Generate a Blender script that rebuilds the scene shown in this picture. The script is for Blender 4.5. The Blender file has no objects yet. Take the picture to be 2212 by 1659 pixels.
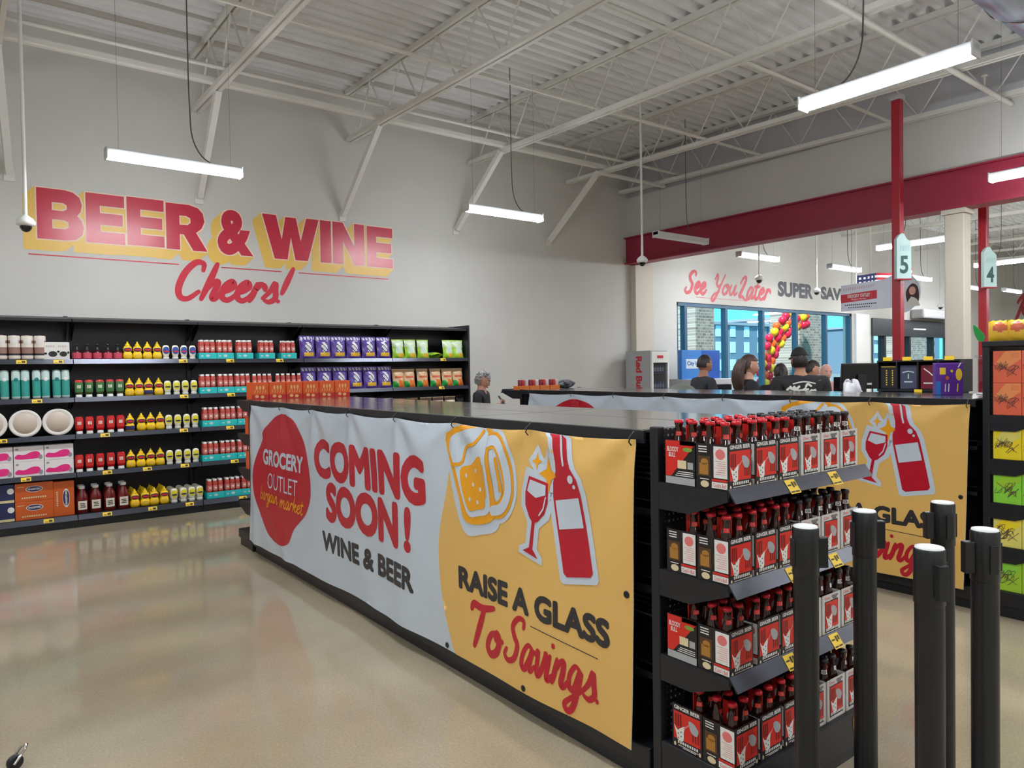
import bpy, bmesh, math, random
from math import sin, cos, pi, radians, atan2, sqrt
from mathutils import Vector, Matrix
from mathutils.bvhtree import BVHTree
from mathutils.geometry import tessellate_polygon

random.seed(7)
scene = bpy.context.scene
COL = scene.collection

# ------------------------------------------------------------------ camera
cam_data = bpy.data.cameras.new('camera')
cam_data.sensor_width = 36.0
cam_data.lens = 1554.5 / 2212 * 36.0
cam_data.clip_start = 0.05
cam_data.clip_end = 400
cam = bpy.data.objects.new('camera', cam_data)
COL.objects.link(cam)
YAW, PIT, ROL = 0.6541, -0.0203, -0.0161
_f = Vector((sin(YAW) * cos(PIT), cos(YAW) * cos(PIT), sin(PIT)))
_r0 = Vector((cos(YAW), -sin(YAW), 0))
_u0 = _r0.cross(_f)
_r = _r0 * cos(ROL) + _u0 * sin(ROL)
_u = _r.cross(_f)
cam.matrix_world = Matrix(((_r.x, _u.x, -_f.x, 0), (_r.y, _u.y, -_f.y, 0), (_r.z, _u.z, -_f.z, 1.62), (0, 0, 0, 1)))
scene.camera = cam

# ------------------------------------------------------------------ daylight and exposure
world = bpy.data.worlds.new('sky')
scene.world = world
world.use_nodes = True
_n = world.node_tree.nodes
_n['Background'].inputs[0].default_value = (0.17, 0.80, 1.0, 1)
_n['Background'].inputs[1].default_value = 1.75
sun_data = bpy.data.lights.new('sun', 'SUN')
sun_data.energy = 9.0
sun_data.color = (1.0, 0.93, 0.86)
sun_data.angle = radians(4)
sun = bpy.data.objects.new('sun', sun_data)
COL.objects.link(sun)
sun.rotation_euler = Vector((0.6, 0.3, -0.7)).to_track_quat('-Z', 'Y').to_euler()
scene.view_settings.view_transform = 'Standard'
scene.view_settings.look = 'None'
scene.view_settings.exposure = 0.0
scene.view_settings.gamma = 1.0
scene.view_settings.use_curve_mapping = False
LAMP = 114.0          # emission strength of the ceiling fixtures' diffusers
scene.cycles.max_bounces = 8
scene.cycles.diffuse_bounces = 4
scene.cycles.glossy_bounces = 3
scene.cycles.transparent_max_bounces = 8
scene.cycles.caustics_reflective = False
scene.cycles.caustics_refractive = False
scene.cycles.sample_clamp_indirect = 4.0

# ------------------------------------------------------------------ materials
def lin(c):
    c /= 255.0
    return c / 12.92 if c <= 0.04045 else ((c + 0.055) / 1.055) ** 2.4

def M(name, rgb, rough=0.5, metal=0.0, spec=0.5, var=0.0, scale=8.0, bump=0.0, bscale=30.0, emit=0.0, stretch=None, coat=0.0):
    """Principled material; var mixes in a noise variation of the colour, bump adds a noise relief."""
    m = bpy.data.materials.new(name)
    m.use_nodes = True
    nt = m.node_tree
    b = nt.nodes['Principled BSDF']
    c = tuple(lin(v) for v in rgb)
    b.inputs['Base Color'].default_value = (*c, 1)
    b.inputs['Roughness'].default_value = rough
    b.inputs['Metallic'].default_value = metal
    b.inputs['Specular IOR Level'].default_value = spec
    if coat:
        b.inputs['Coat Weight'].default_value = coat
        b.inputs['Coat Roughness'].default_value = 0.1
    if emit:
        b.inputs['Emission Color'].default_value = (*c, 1)
        b.inputs['Emission Strength'].default_value = emit
    if var or bump:
        tc = nt.nodes.new('ShaderNodeTexCoord')
        mp = nt.nodes.new('ShaderNodeMapping')
        nt.links.new(tc.outputs['Object'], mp.inputs['Vector'])
        if stretch:
            mp.inputs['Scale'].default_value = stretch
    if var:
        nz = nt.nodes.new('ShaderNodeTexNoise')
        nz.inputs['Scale'].default_value = scale
        nz.inputs['Detail'].default_value = 5
        nt.links.new(mp.outputs[0], nz.inputs['Vector'])
        rp = nt.nodes.new('ShaderNodeValToRGB')
        rp.color_ramp.elements[0].position = 0.3
        rp.color_ramp.elements[1].position = 0.7
        rp.color_ramp.elements[0].color = (*[max(0, v * (1 - var)) for v in c], 1)
        rp.color_ramp.elements[1].color = (*[min(1, v * (1 + var)) for v in c], 1)
        nt.links.new(nz.outputs['Fac'], rp.inputs['Fac'])
        nt.links.new(rp.outputs['Color'], b.inputs['Base Color'])
    if bump:
        nb = nt.nodes.new('ShaderNodeTexNoise')
        nb.inputs['Scale'].default_value = bscale
        nt.links.new(mp.outputs[0], nb.inputs['Vector'])
        bp = nt.nodes.new('ShaderNodeBump')
        bp.inputs['Strength'].default_value = bump
        bp.inputs['Distance'].default_value = 0.01
        nt.links.new(nb.outputs['Fac'], bp.inputs['Height'])
        nt.links.new(bp.outputs['Normal'], b.inputs['Normal'])
    return m

def floor_material():
    m = M('polished_concrete', (176, 162, 138), rough=0.22, spec=0.5)
    nt = m.node_tree
    b = nt.nodes['Principled BSDF']
    tc = nt.nodes.new('ShaderNodeTexCoord')
    big = nt.nodes.new('ShaderNodeTexNoise'); big.inputs['Scale'].default_value = 0.9; big.inputs['Detail'].default_value = 6
    fine = nt.nodes.new('ShaderNodeTexNoise'); fine.inputs['Scale'].default_value = 90; fine.inputs['Detail'].default_value = 3
    nt.links.new(tc.outputs['Object'], big.inputs['Vector'])
    nt.links.new(tc.outputs['Object'], fine.inputs['Vector'])
    r1 = nt.nodes.new('ShaderNodeValToRGB')
    r1.color_ramp.elements[0].position = 0.32; r1.color_ramp.elements[1].position = 0.7
    r1.color_ramp.elements[0].color = (*[lin(v) for v in (158, 145, 122)], 1)
    r1.color_ramp.elements[1].color = (*[lin(v) for v in (186, 173, 148)], 1)
    nt.links.new(big.outputs['Fac'], r1.inputs['Fac'])
    r2 = nt.nodes.new('ShaderNodeValToRGB')
    r2.color_ramp.elements[0].position = 0.35; r2.color_ramp.elements[1].position = 0.65
    r2.color_ramp.elements[0].color = (0.80, 0.80, 0.80, 1); r2.color_ramp.elements[1].color = (1, 1, 1, 1)
    nt.links.new(fine.outputs['Fac'], r2.inputs['Fac'])
    mx = nt.nodes.new('ShaderNodeMix'); mx.data_type = 'RGBA'; mx.blend_type = 'MULTIPLY'; mx.inputs[0].default_value = 0.8
    nt.links.new(r1.outputs['Color'], mx.inputs[6]); nt.links.new(r2.outputs['Color'], mx.inputs[7])
    nt.links.new(mx.outputs[2], b.inputs['Base Color'])
    rr = nt.nodes.new('ShaderNodeMapRange'); rr.inputs[3].default_value = 0.05; rr.inputs[4].default_value = 0.14
    nt.links.new(big.outputs['Fac'], rr.inputs[0]); nt.links.new(rr.outputs[0], b.inputs['Roughness'])
    return m

def glass_material(name, tint=(0.93, 0.98, 1.0), gloss=0.08):
    m = bpy.data.materials.new(name); m.use_nodes = True
    nt = m.node_tree; nt.nodes.remove(nt.nodes['Principled BSDF'])
    t = nt.nodes.new('ShaderNodeBsdfTransparent'); t.inputs[0].default_value = (*tint, 1)
    g = nt.nodes.new('ShaderNodeBsdfGlossy'); g.inputs['Roughness'].default_value = 0.02
    mx = nt.nodes.new('ShaderNodeMixShader'); mx.inputs[0].default_value = gloss
    nt.links.new(t.outputs[0], mx.inputs[1]); nt.links.new(g.outputs[0], mx.inputs[2])
    nt.links.new(mx.outputs[0], nt.nodes['Material Output'].inputs[0])
    return m

def pegboard_material():
    m = M('pegboard', (24, 25, 30), rough=0.55)
    nt = m.node_tree; b = nt.nodes['Principled BSDF']
    tc = nt.nodes.new('ShaderNodeTexCoord')
    sp = nt.nodes.new('ShaderNodeSeparateXYZ'); nt.links.new(tc.outputs['Object'], sp.inputs[0])
    def frac(sock):
        d = nt.nodes.new('ShaderNodeMath'); d.operation = 'DIVIDE'; d.inputs[1].default_value = 0.0254
        nt.links.new(sock, d.inputs[0])
        f = nt.nodes.new('ShaderNodeMath'); f.operation = 'FRACT'; nt.links.new(d.outputs[0], f.inputs[0])
        s = nt.nodes.new('ShaderNodeMath'); s.operation = 'SUBTRACT'; s.inputs[1].default_value = 0.5; nt.links.new(f.outputs[0], s.inputs[0])
        q = nt.nodes.new('ShaderNodeMath'); q.operation = 'POWER'; q.inputs[1].default_value = 2; nt.links.new(s.outputs[0], q.inputs[0])
        return q.outputs[0]
    a = nt.nodes.new('ShaderNodeMath'); a.operation = 'ADD'
    nt.links.new(frac(sp.outputs['X']), a.inputs[0]); nt.links.new(frac(sp.outputs['Z']), a.inputs[1])
    lt = nt.nodes.new('ShaderNodeMath'); lt.operation = 'LESS_THAN'; lt.inputs[1].default_value = 0.035
    nt.links.new(a.outputs[0], lt.inputs[0])
    mx = nt.nodes.new('ShaderNodeMix'); mx.data_type = 'RGBA'
    mx.inputs[6].default_value = (0.012, 0.013, 0.018, 1); mx.inputs[7].default_value = (0.30, 0.31, 0.34, 1)
    nt.links.new(lt.outputs[0], mx.inputs[0]); nt.links.new(mx.outputs[2], b.inputs['Base Color'])
    return m

def brick_material():
    m = M('grey_brick', (170, 160, 150), rough=0.85)
    nt = m.node_tree; b = nt.nodes['Principled BSDF']
    tc = nt.nodes.new('ShaderNodeTexCoord')
    mp = nt.nodes.new('ShaderNodeMapping'); mp.inputs['Rotation'].default_value = (pi / 2, 0, 0)
    br = nt.nodes.new('ShaderNodeTexBrick')
    br.inputs['Scale'].default_value = 3.2
    br.inputs['Color1'].default_value = (*[lin(v) for v in (188, 172, 160)], 1)
    br.inputs['Color2'].default_value = (*[lin(v) for v in (140, 122, 116)], 1)
    br.inputs['Mortar'].default_value = (*[lin(v) for v in (205, 205, 205)], 1)
    nt.links.new(tc.outputs['Object'], mp.inputs[0]); nt.links.new(mp.outputs[0], br.inputs['Vector'])
    nt.links.new(br.outputs['Color'], b.inputs['Base Color'])
    return m

mt = {}
mt['floor'] = floor_material()
mt['wall'] = M('wall_paint', (206, 204, 199), rough=0.75, var=0.02, scale=2)
mt['wall_grey'] = M('upper_wall_panel', (186, 186, 190), rough=0.8, var=0.03, scale=2)
mt['deck'] = M('white_deck', (232, 233, 234), rough=0.6, var=0.03, scale=3)
mt['steel'] = M('white_painted_steel', (222, 220, 214), rough=0.5, var=0.03, scale=4)
mt['beam_red'] = M('beam_red', (150, 36, 62), rough=0.45, var=0.03)
mt['pole_red'] = M('pole_red', (168, 26, 44), rough=0.3)
mt['black'] = M('black_powder_coat', (26, 27, 33), rough=0.4, var=0.05, scale=20)
mt['black_gloss'] = M('black_gloss_metal', (112, 110, 108), rough=0.17, metal=0.65, bump=0.05, bscale=3.0, coat=0.6)
mt['rail'] = M('graphite_price_rail', (66, 68, 78), rough=0.28, metal=0.5)
mt['peg'] = pegboard_material()
mt['tag'] = M('yellow_price_tag', (245, 205, 50), rough=0.5, var=0.03)
mt['ink'] = M('tag_ink', (70, 60, 30), rough=0.6, var=0.02)
mt['vinyl'] = M('vinyl_white', (202, 214, 228), rough=0.24, spec=0.5, var=0.02, scale=3)
mt['vinyl_yellow'] = M('vinyl_yellow', (230, 186, 106), rough=0.32, var=0.02, scale=3)
mt['vinyl_red'] = M('vinyl_red', (190, 22, 46), rough=0.35, var=0.02)
mt['vinyl_dark'] = M('vinyl_charcoal', (48, 46, 50), rough=0.4, var=0.02)
mt['vinyl_amber'] = M('vinyl_amber', (238, 164, 24), rough=0.35, var=0.02)
mt['sign_red'] = M('sign_red', (196, 30, 62), rough=0.3, spec=0.6, var=0.02)
mt['sign_gold'] = M('sign_gold', (232, 190, 92), rough=0.4, var=0.02)
mt['sign_cream'] = M('sign_outline', (240, 214, 190), rough=0.4, var=0.02)
mt['script_red'] = M('script_red', (206, 40, 62), rough=0.4, var=0.02)
mt['lamp'] = M('lamp_diffuser', (245, 250, 255), emit=LAMP)
mt['lamp_off'] = M('unlit_diffuser', (225, 228, 230), rough=0.4, var=0.01)
mt['lamp_house'] = M('lamp_housing', (226, 230, 232), rough=0.4, var=0.01)
mt['cord'] = M('grey_cord', (92, 88, 84), rough=0.6, var=0.03)
mt['white'] = M('white_plastic', (232, 232, 230), rough=0.4, var=0.01)
mt['dark_glass'] = M('smoked_dome', (14, 14, 18), rough=0.08, spec=0.8, var=0.02)
mt['chrome'] = M('chrome', (215, 215, 215), rough=0.12, metal=1.0, var=0.02)
mt['stanchion'] = M('black_satin_post', (22, 24, 27), rough=0.35, var=0.04)
mt['silver'] = M('pale_cap', (228, 230, 232), rough=0.4, var=0.02)
mt['beige'] = M('beige_column', (206, 198, 184), rough=0.6, var=0.02)
mt['glass'] = glass_material('window_glass', (0.90, 0.98, 1.0))
mt['clear'] = glass_material('clear_plastic', (0.84, 0.86, 0.90), 0.18)
mt['mullion'] = M('blue_grey_mullion', (66, 96, 122), rough=0.4, metal=0.3, var=0.02)
mt['door_dark'] = M('dark_door_frame', (40, 46, 52), rough=0.4, var=0.03)
mt['brick'] = brick_material()
mt['asphalt'] = M('asphalt', (120, 124, 128), rough=0.9, var=0.1, scale=1)

class MB:
    """Collects shapes into one mesh."""
    def __init__(s): s.v, s.f, s.m, s.s = [], [], [], []; s.T = None
    def add(s, vs, fs, mi=0, smooth=False):
        o = len(s.v)
        if s.T is not None: vs = [s.T @ Vector(p) for p in vs]
        s.v.extend(tuple(p) for p in vs)
        for i, f in enumerate(fs):
            s.f.append(tuple(o + k for k in f)); s.m.append(mi[i] if isinstance(mi, list) else mi); s.s.append(smooth)
        return s
    def box(s, x0, y0, z0, x1, y1, z1, mi=0, bev=0.0):
        x0, x1 = min(x0, x1), max(x0, x1); y0, y1 = min(y0, y1), max(y0, y1); z0, z1 = min(z0, z1), max(z0, z1)
        if not bev:
            vs = [(x0, y0, z0), (x1, y0, z0), (x1, y1, z0), (x0, y1, z0), (x0, y0, z1), (x1, y0, z1), (x1, y1, z1), (x0, y1, z1)]
            return s.add(vs, [(0, 3, 2, 1), (4, 5, 6, 7), (0, 1, 5, 4), (1, 2, 6, 5), (2, 3, 7, 6), (3, 0, 4, 7)], mi)
        b = min(bev, (x1 - x0) / 2.01, (y1 - y0) / 2.01, (z1 - z0) / 2.01)
        bm = bmesh.new()
        bmesh.ops.create_cube(bm, size=1)
        for v in bm.verts:
            v.co = Vector(((x0 + x1) / 2 + v.co.x * (x1 - x0), (y0 + y1) / 2 + v.co.y * (y1 - y0), (z0 + z1) / 2 + v.co.z * (z1 - z0)))
        bmesh.ops.bevel(bm, geom=bm.edges[:], offset=b, segments=2, affect='EDGES', profile=0.5)
        bm.verts.index_update()
        s.add([v.co.copy() for v in bm.verts], [[v.index for v in f.verts] for f in bm.faces], mi, False)
        bm.free(); return s
    def tube(s, pts, r, n=8, mi=0, cap=True, smooth=True):
        pts = [Vector(p) for p in pts]; vs = []; fs = []
        rs = r if isinstance(r, (list, tuple)) else [r] * len(pts)
        t = (pts[1] - pts[0]).normalized()
        a = t.orthogonal().normalized()
        for i, p in enumerate(pts):
            d = (pts[min(i + 1, len(pts) - 1)] - pts[max(i - 1, 0)]).normalized()
            a = (a - d * a.dot(d)).normalized(); b = d.cross(a)
            for k in range(n):
                q = 2 * pi * k / n
                vs.append(p + (a * cos(q) + b * sin(q)) * rs[i])
        for i in range(len(pts) - 1):
            for k in range(n):
                fs.append((i * n + k, i * n + (k + 1) % n, (i + 1) * n + (k + 1) % n, (i + 1) * n + k))
        s.add(vs, fs, mi, smooth)
        if cap:
            o = len(vs); 
            s.add(vs[:n], [tuple(range(n))[::-1]], mi); s.add(vs[o - n:], [tuple(range(n))], mi)
        return s
    def lathe(s, prof, c=(0, 0, 0), n=20, mi=0, axis='z', smooth=True, sx=1.0, sy=1.0):
        """prof: (radius, height[, material]) from bottom to top"""
        vs, fs, ms = [], [], []
        for i, p in enumerate(prof):
            for k in range(n):
                q = 2 * pi * k / n
                x, y, z = p[0] * cos(q) * sx, p[0] * sin(q) * sy, p[1]
                if axis == 'x': x, y, z = z, x, y
                elif axis == 'y': x, y, z = y, z, x
                vs.append((c[0] + x, c[1] + y, c[2] + z))
        for i in range(len(prof) - 1):
            mm = prof[i][2] if len(prof[i]) > 2 else mi
            for k in range(n):
                fs.append((i * n + k, i * n + (k + 1) % n, (i + 1) * n + (k + 1) % n, (i + 1) * n + k)); ms.append(mm)
        s.add(vs, fs, ms, smooth)
        L = (len(prof) - 1) * n
        if prof[0][0] > 1e-5: s.add(vs[:n], [tuple(range(n))[::-1]], prof[0][2] if len(prof[0]) > 2 else mi)
        if prof[-1][0] > 1e-5: s.add(vs[L:L + n], [tuple(range(n))], prof[-1][2] if len(prof[-1]) > 2 else mi)
        return s
    def ball(s, c, rx, ry=None, rz=None, n=16, m=10, mi=0):
        ry = ry or rx; rz = rz or rx
        vs = [(c[0], c[1], c[2] - rz)]; fs = []
        for i in range(1, m):
            t = -pi / 2 + pi * i / m
            for k in range(n):
                q = 2 * pi * k / n
                vs.append((c[0] + rx * cos(t) * cos(q), c[1] + ry * cos(t) * sin(q), c[2] + rz * sin(t)))
        vs.append((c[0], c[1], c[2] + rz)); L = len(vs) - 1
        for k in range(n): fs.append((0, 1 + (k + 1) % n, 1 + k))
        for i in range(m - 2):
            for k in range(n):
                a = 1 + i * n
                fs.append((a + k, a + (k + 1) % n, a + n + (k + 1) % n, a + n + k))
        a = 1 + (m - 2) * n
        for k in range(n): fs.append((a + k, a + (k + 1) % n, L))
        return s.add(vs, fs, mi, True)
    def prism(s, poly, fn, d0, d1, mi=0):
        """poly of 2D points pushed from depth d0 to d1; fn(a, b, depth) -> 3D"""
        n = len(poly)
        vs = [fn(a, b, d0) for a, b in poly] + [fn(a, b, d1) for a, b in poly]
        tri = tessellate_polygon([[Vector((a, b, 0)) for a, b in poly]])
        fs = [tuple(t) for t in tri] + [tuple(k + n for k in t)[::-1] for t in tri]
        fs += [(i, (i + 1) % n, n + (i + 1) % n, n + i) for i in range(n)]
        return s.add(vs, fs, mi)
    def flat(s, poly, fn, mi=0, holes=()):
        tri = tessellate_polygon([[Vector((a, b, 0)) for a, b in p] for p in (poly, *holes)])
        return s.add([fn(a, b) for p in (poly, *holes) for a, b in p], [tuple(t) for t in tri], mi)
    def text(s, body, box, fn, mi=0, bold=0.03, shear=0.0, fat=0.0, square=False):
        """body fitted into box (a0, b0, a1, b1); fn(a, b) -> 3D; fat widens every stroke by that distance"""
        vs, fs = glyphs(body, bold, shear)
        a0, b0, a1, b1 = box
        if fat:
            a0, b0, a1, b1 = a0 + fat, b0 + fat, a1 - fat, b1 - fat
            for k in range(12):
                da, db = fat * cos(2 * pi * k / 12), fat * sin(2 * pi * k / 12)
                if square: da, db = fat * ((-1, 0, 1)[k % 3]), fat * ((-1, -.33, .33, 1)[k // 3])
                st = s.step(fn, (a0, b0)) * k
                s.add([Vector(fn(a0 + da + u * (a1 - a0), b0 + db + w * (b1 - b0))) + st for u, w in vs], fs, mi)
            return s
        return s.add([fn(a0 + u * (a1 - a0), b0 + w * (b1 - b0)) for u, w in vs], fs, mi)
    def stroke(s, pts, w, fn, mi=0, n=10):
        """round-capped ribbon along 2D points; w may be one width or one per point"""
        ws = w if isinstance(w, (list, tuple)) else [w] * len(pts)
        P = [Vector((a, b)) for a, b in pts]
        L, R = [], []
        for i, p in enumerate(P):
            d = (P[min(i + 1, len(P) - 1)] - P[max(i - 1, 0)])
            d = d.normalized() if d.length > 1e-9 else Vector((1, 0))
            q = Vector((-d.y, d.x)) * ws[i] / 2
            L.append(p + q); R.append(p - q)
        k = len(P)
        st = s.step(fn, P[0])
        for i in range(k - 1):
            s.add([Vector(fn(*p)) + st * i for p in (L[i], L[i + 1], R[i + 1], R[i])], [(0, 1, 2, 3)], mi)
        for i in (0, k - 1):
            s.add([Vector(fn(P[i].x + ws[i] / 2 * cos(2 * pi * j / n), P[i].y + ws[i] / 2 * sin(2 * pi * j / n))) + st * (k + 2 + (i > 0)) for j in range(n)], [tuple(range(n))], mi)
        return s
    @staticmethod
    def step(fn, p):
        """hair-thin stacking distance along the drawing's normal, so overlapping strokes never coincide"""
        o = Vector(fn(p[0], p[1])); a = Vector(fn(p[0] + .001, p[1])) - o; b = Vector(fn(p[0], p[1] + .001)) - o
        n_ = a.cross(b)
        return n_.normalized() * 1.2e-5 if n_.length > 1e-12 else Vector((0, 0, 0))
    def build(s, name, mats, parent=None):
        me = bpy.data.meshes.new(name)
        me.from_pydata(s.v, [], s.f)
        for m in (mats if isinstance(mats, (list, tuple)) else [mats]):
            me.materials.append(mt[m] if isinstance(m, str) else m)
        me.polygons.foreach_set('material_index', s.m)
        me.polygons.foreach_set('use_smooth', s.s)
        me.update()
        o = bpy.data.objects.new(name, me); COL.objects.link(o)
        if parent: o.parent = parent
        return o

_gl = {}
def glyphs(body, bold, shear=0.0):
    k = (body, bold, shear)
    if k not in _gl:
        cu = bpy.data.curves.new('lettering', 'FONT'); cu.body = body; cu.size = 1; cu.offset = bold; cu.resolution_u = 4; cu.shear = shear
        o = bpy.data.objects.new('lettering', cu); me = o.to_mesh()
        vs = [(v.co.x, v.co.y) for v in me.vertices]; fs = [tuple(p.vertices) for p in me.polygons]
        o.to_mesh_clear(); bpy.data.objects.remove(o); bpy.data.curves.remove(cu)
        x0, x1 = min(v[0] for v in vs), max(v[0] for v in vs); y0, y1 = min(v[1] for v in vs), max(v[1] for v in vs)
        _gl[k] = ([((x - x0) / (x1 - x0), (y - y0) / (y1 - y0)) for x, y in vs], fs)
    return _gl[k]

def smooth2(pts, n=6, closed=False):
    """Catmull-Rom through 2D points"""
    P = [Vector((a, b)) for a, b in pts]; N = len(P); out = []
    for i in range(N if closed else N - 1):
        g = lambda j: P[j % N] if closed else P[max(0, min(N - 1, j))]
        p0, p1, p2, p3 = g(i - 1), g(i), g(i + 1), g(i + 2)
        for k in range(n):
            t = k / n
            q = 0.5 * (2 * p1 + (p2 - p0) * t + (2 * p0 - 5 * p1 + 4 * p2 - p3) * t * t + (3 * p1 - p0 - 3 * p2 + p3) * t ** 3)
            out.append((q.x, q.y))
    if not closed: out.append(tuple(P[-1]))
    return out

def thing(name, label, cat, loc=(0, 0, 0), rotz=0.0, group=None):
    o = bpy.data.objects.new(name, None); COL.objects.link(o)
    o.empty_display_size = 0.05
    o.location = loc; o.rotation_euler = (0, 0, rotz)
    o['label'] = label; o['category'] = cat
    if group: o['group'] = group
    return o

def tag(o, label, cat, group=None, kind=None):
    o['label'] = label; o['category'] = cat
    if group: o['group'] = group
    if kind: o['kind'] = kind
    return o

def struct(o):
    o['kind'] = 'structure'; return o

def dup(root, loc, rotz=None, label=None, group=None, scale=None):
    r = root.copy(); COL.objects.link(r); r.location = loc
    if rotz is not None: r.rotation_euler = (0, 0, rotz)
    if scale: r.scale = scale
    if label: r['label'] = label
    if group: r['group'] = group
    for ch in list(root.children):
        c = ch.copy(); COL.objects.link(c); c.parent = r
        for g in ch.children:
            d = g.copy(); COL.objects.link(d); d.parent = c
    return r

class Maker:
    """First call moves the prototype itself, later calls copy it."""
    def __init__(s, fn): s.fn, s.proto = fn, None
    def __call__(s, loc, label, rotz=0.0, group=None, scale=None):
        if s.proto is None:
            s.proto = s.fn()
            o = s.proto; o.location = loc; o.rotation_euler = (0, 0, rotz); o['label'] = label
            if scale: o.scale = scale
            if group: o['group'] = group
            return o
        return dup(s.proto, loc, rotz, label, group, scale)

ORD = ['first', 'second', 'third', 'fourth', 'fifth', 'sixth', 'seventh', 'eighth', 'ninth', 'tenth', 'eleventh', 'twelfth']

# brush lettering: (advance, strokes) in units of the capital height
BRUSH = {
 'C': (.62, [[(.52, .78), (.5, .96), (.3, .98), (.1, .7), (.02, .3), (.1, .04), (.3, .0), (.52, .2)]]),
 'S': (.62, [[(.6, .82), (.58, .98), (.38, .98), (.22, .78), (.3, .58), (.44, .4), (.36, .1), (.14, .0), (.0, .1), (.06, .24)]]),
 'T': (.5, [[(.0, .8), (.06, .93), (.3, .9), (.62, 1.0)], [(.36, .92), (.26, .5), (.14, .0)]]),
 'L': (.6, [[(.1, .66), (.22, .9), (.38, .98), (.4, .8), (.26, .4), (.12, .06), (.3, .06), (.5, -.08), (.66, -.06)]]),
 'Y': (.56, [[(.04, .7), (.14, .96), (.2, .8), (.18, .5), (.3, .36), (.42, .5)], [(.6, .98), (.44, .5), (.3, .0), (.14, -.34), (.02, -.3), (.1, -.06), (.4, .12)]]),
 'R': (.62, [[(.18, .9), (.1, .5), (.0, .0)], [(.0, .7), (.14, .94), (.4, 1.0), (.52, .8), (.36, .54), (.16, .5), (.3, .3), (.44, .04), (.6, .1)]]),
 'h': (.44, [[(.22, .98), (.12, .5), (.0, .0)], [(.05, .2), (.2, .44), (.32, .5), (.32, .34), (.26, .06), (.34, .02), (.44, .16)]]),
 'e': (.40, [[(.0, .2), (.18, .26), (.32, .4), (.24, .52), (.08, .36), (.06, .1), (.2, .0), (.34, .08), (.42, .2)]]),
 'r': (.34, [[(.12, .5), (.06, .2), (.0, .0)], [(.05, .22), (.18, .46), (.32, .48)], [(.32, .48), (.36, .34)]]),
 's': (.38, [[(.0, .1), (.16, .3), (.26, .54), (.3, .36), (.34, .12), (.2, .0), (.06, .04)]]),
 '!': (.3, [[(.3, 1.0), (.2, .6), (.12, .26)], [(.05, .03), (.06, .03)]]),
 '.': (.14, [[(.04, .04), (.05, .04)]]),
 'o': (.42, [[(.26, .5), (.1, .42), (.02, .16), (.12, .0), (.28, .1), (.34, .36), (.26, .5), (.24, .36), (.42, .38)]]),
 'a': (.44, [[(.34, .46), (.2, .52), (.06, .34), (.02, .08), (.14, .0), (.28, .24), (.36, .48), (.3, .14), (.34, .0), (.46, .14)]]),
 'v': (.38, [[(.02, .4), (.1, .5), (.1, .2), (.14, .0), (.26, .16), (.34, .44), (.34, .52), (.42, .42)]]),
 'i': (.22, [[(.1, .5), (.04, .12), (.08, .0), (.22, .14)], [(.16, .72), (.17, .74)]]),
 'n': (.46, [[(.1, .5), (.05, .2), (.0, .0)], [(.04, .2), (.18, .44), (.3, .5), (.3, .3), (.26, .06), (.34, .0), (.46, .16)]]),
 'g': (.42, [[(.32, .46), (.18, .52), (.04, .3), (.06, .06), (.2, .08), (.34, .46), (.3, .1), (.2, -.3), (.06, -.42), (-.04, -.3), (.12, -.14), (.42, .1)]]),
 'u': (.46, [[(.08, .5), (.02, .16), (.1, .0), (.24, .16), (.34, .5), (.3, .12), (.36, .0), (.48, .14)]]),
 't': (.32, [[(.2, .84), (.1, .3), (.1, .04), (.2, .0), (.32, .12)], [(.0, .56), (.32, .6)]]),
 'b': (.42, [[(.18, .96), (.06, .4), (.04, .08), (.16, .0), (.32, .16), (.3, .42), (.16, .42), (.06, .26)]]),
 'm': (.66, [[(.1, .5), (.0, .0)], [(.04, .2), (.18, .46), (.26, .46), (.2, .0)], [(.24, .2), (.4, .48), (.5, .44), (.46, .06), (.54, .0), (.66, .14)]]),
 'k': (.42, [[(.2, .96), (.0, .0)], [(.08, .24), (.3, .5), (.34, .4), (.14, .26), (.28, .02), (.42, .12)]]),
 ' ': (.26, []),
}
def brush(mb, body, box, fn, mi=0, w=0.11, slant=0.0):
    x = 0; S = []
    for ch in body:
        adv, st = BRUSH[ch]
        for q in st:
            S.append([(x + a + slant * b, b) for a, b in smooth2(q, 6)])
        x += adv
    xs = [p[0] for q in S for p in q]; ys = [p[1] for q in S for p in q]
    a0, b0, a1, b1 = box
    kx = (a1 - a0) / (max(xs) - min(xs)); ky = (b1 - b0) / (max(ys) - min(ys))
    for q in S:
        n = len(q)
        ws = [w * ky * (0.72 + 0.5 * sin(pi * (i + 0.5) / n)) for i in range(n)]
        mb.stroke([(a0 + (a - min(xs)) * kx, b0 + (b - min(ys)) * ky) for a, b in q], ws, fn, mi)

# ================================================================== the setting
def zdeck(y): return 5.58 + 0.022 * (y - 9.5)
def zchord(y): return 4.87 + 0.02 * (y - 8.5)
XL, XR, YB, YF = -6.0, 36.0, -8.0, 9.5

b = MB(); b.box(XL, YB, -0.1, XR, YF, 0, 0); struct(b.build('floor', 'floor'))

b = MB()                                            # corrugated roof deck, ribs along x
prof = []
y = YB
while y < YF:
    for dy, dz in ((0, 0), (.075, 0), (.098, .055), (.16, .055)):
        if y + dy <= YF: prof.append((y + dy, zdeck(y + dy) + dz))
    y += .183
prof.append((YF, zdeck(YF)))
n = len(prof)
b.add([(XL, p[0], p[1]) for p in prof] + [(XR, p[0], p[1]) for p in prof], [(i, i + 1, n + i + 1, n + i) for i in range(n - 1)])
b.add([(XL, YB, 5.75), (XR, YB, 5.75), (XR, YF, 5.75), (XL, YF, 5.75)], [(0, 1, 2, 3)])
struct(b.build('ceiling', 'deck'))

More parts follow.
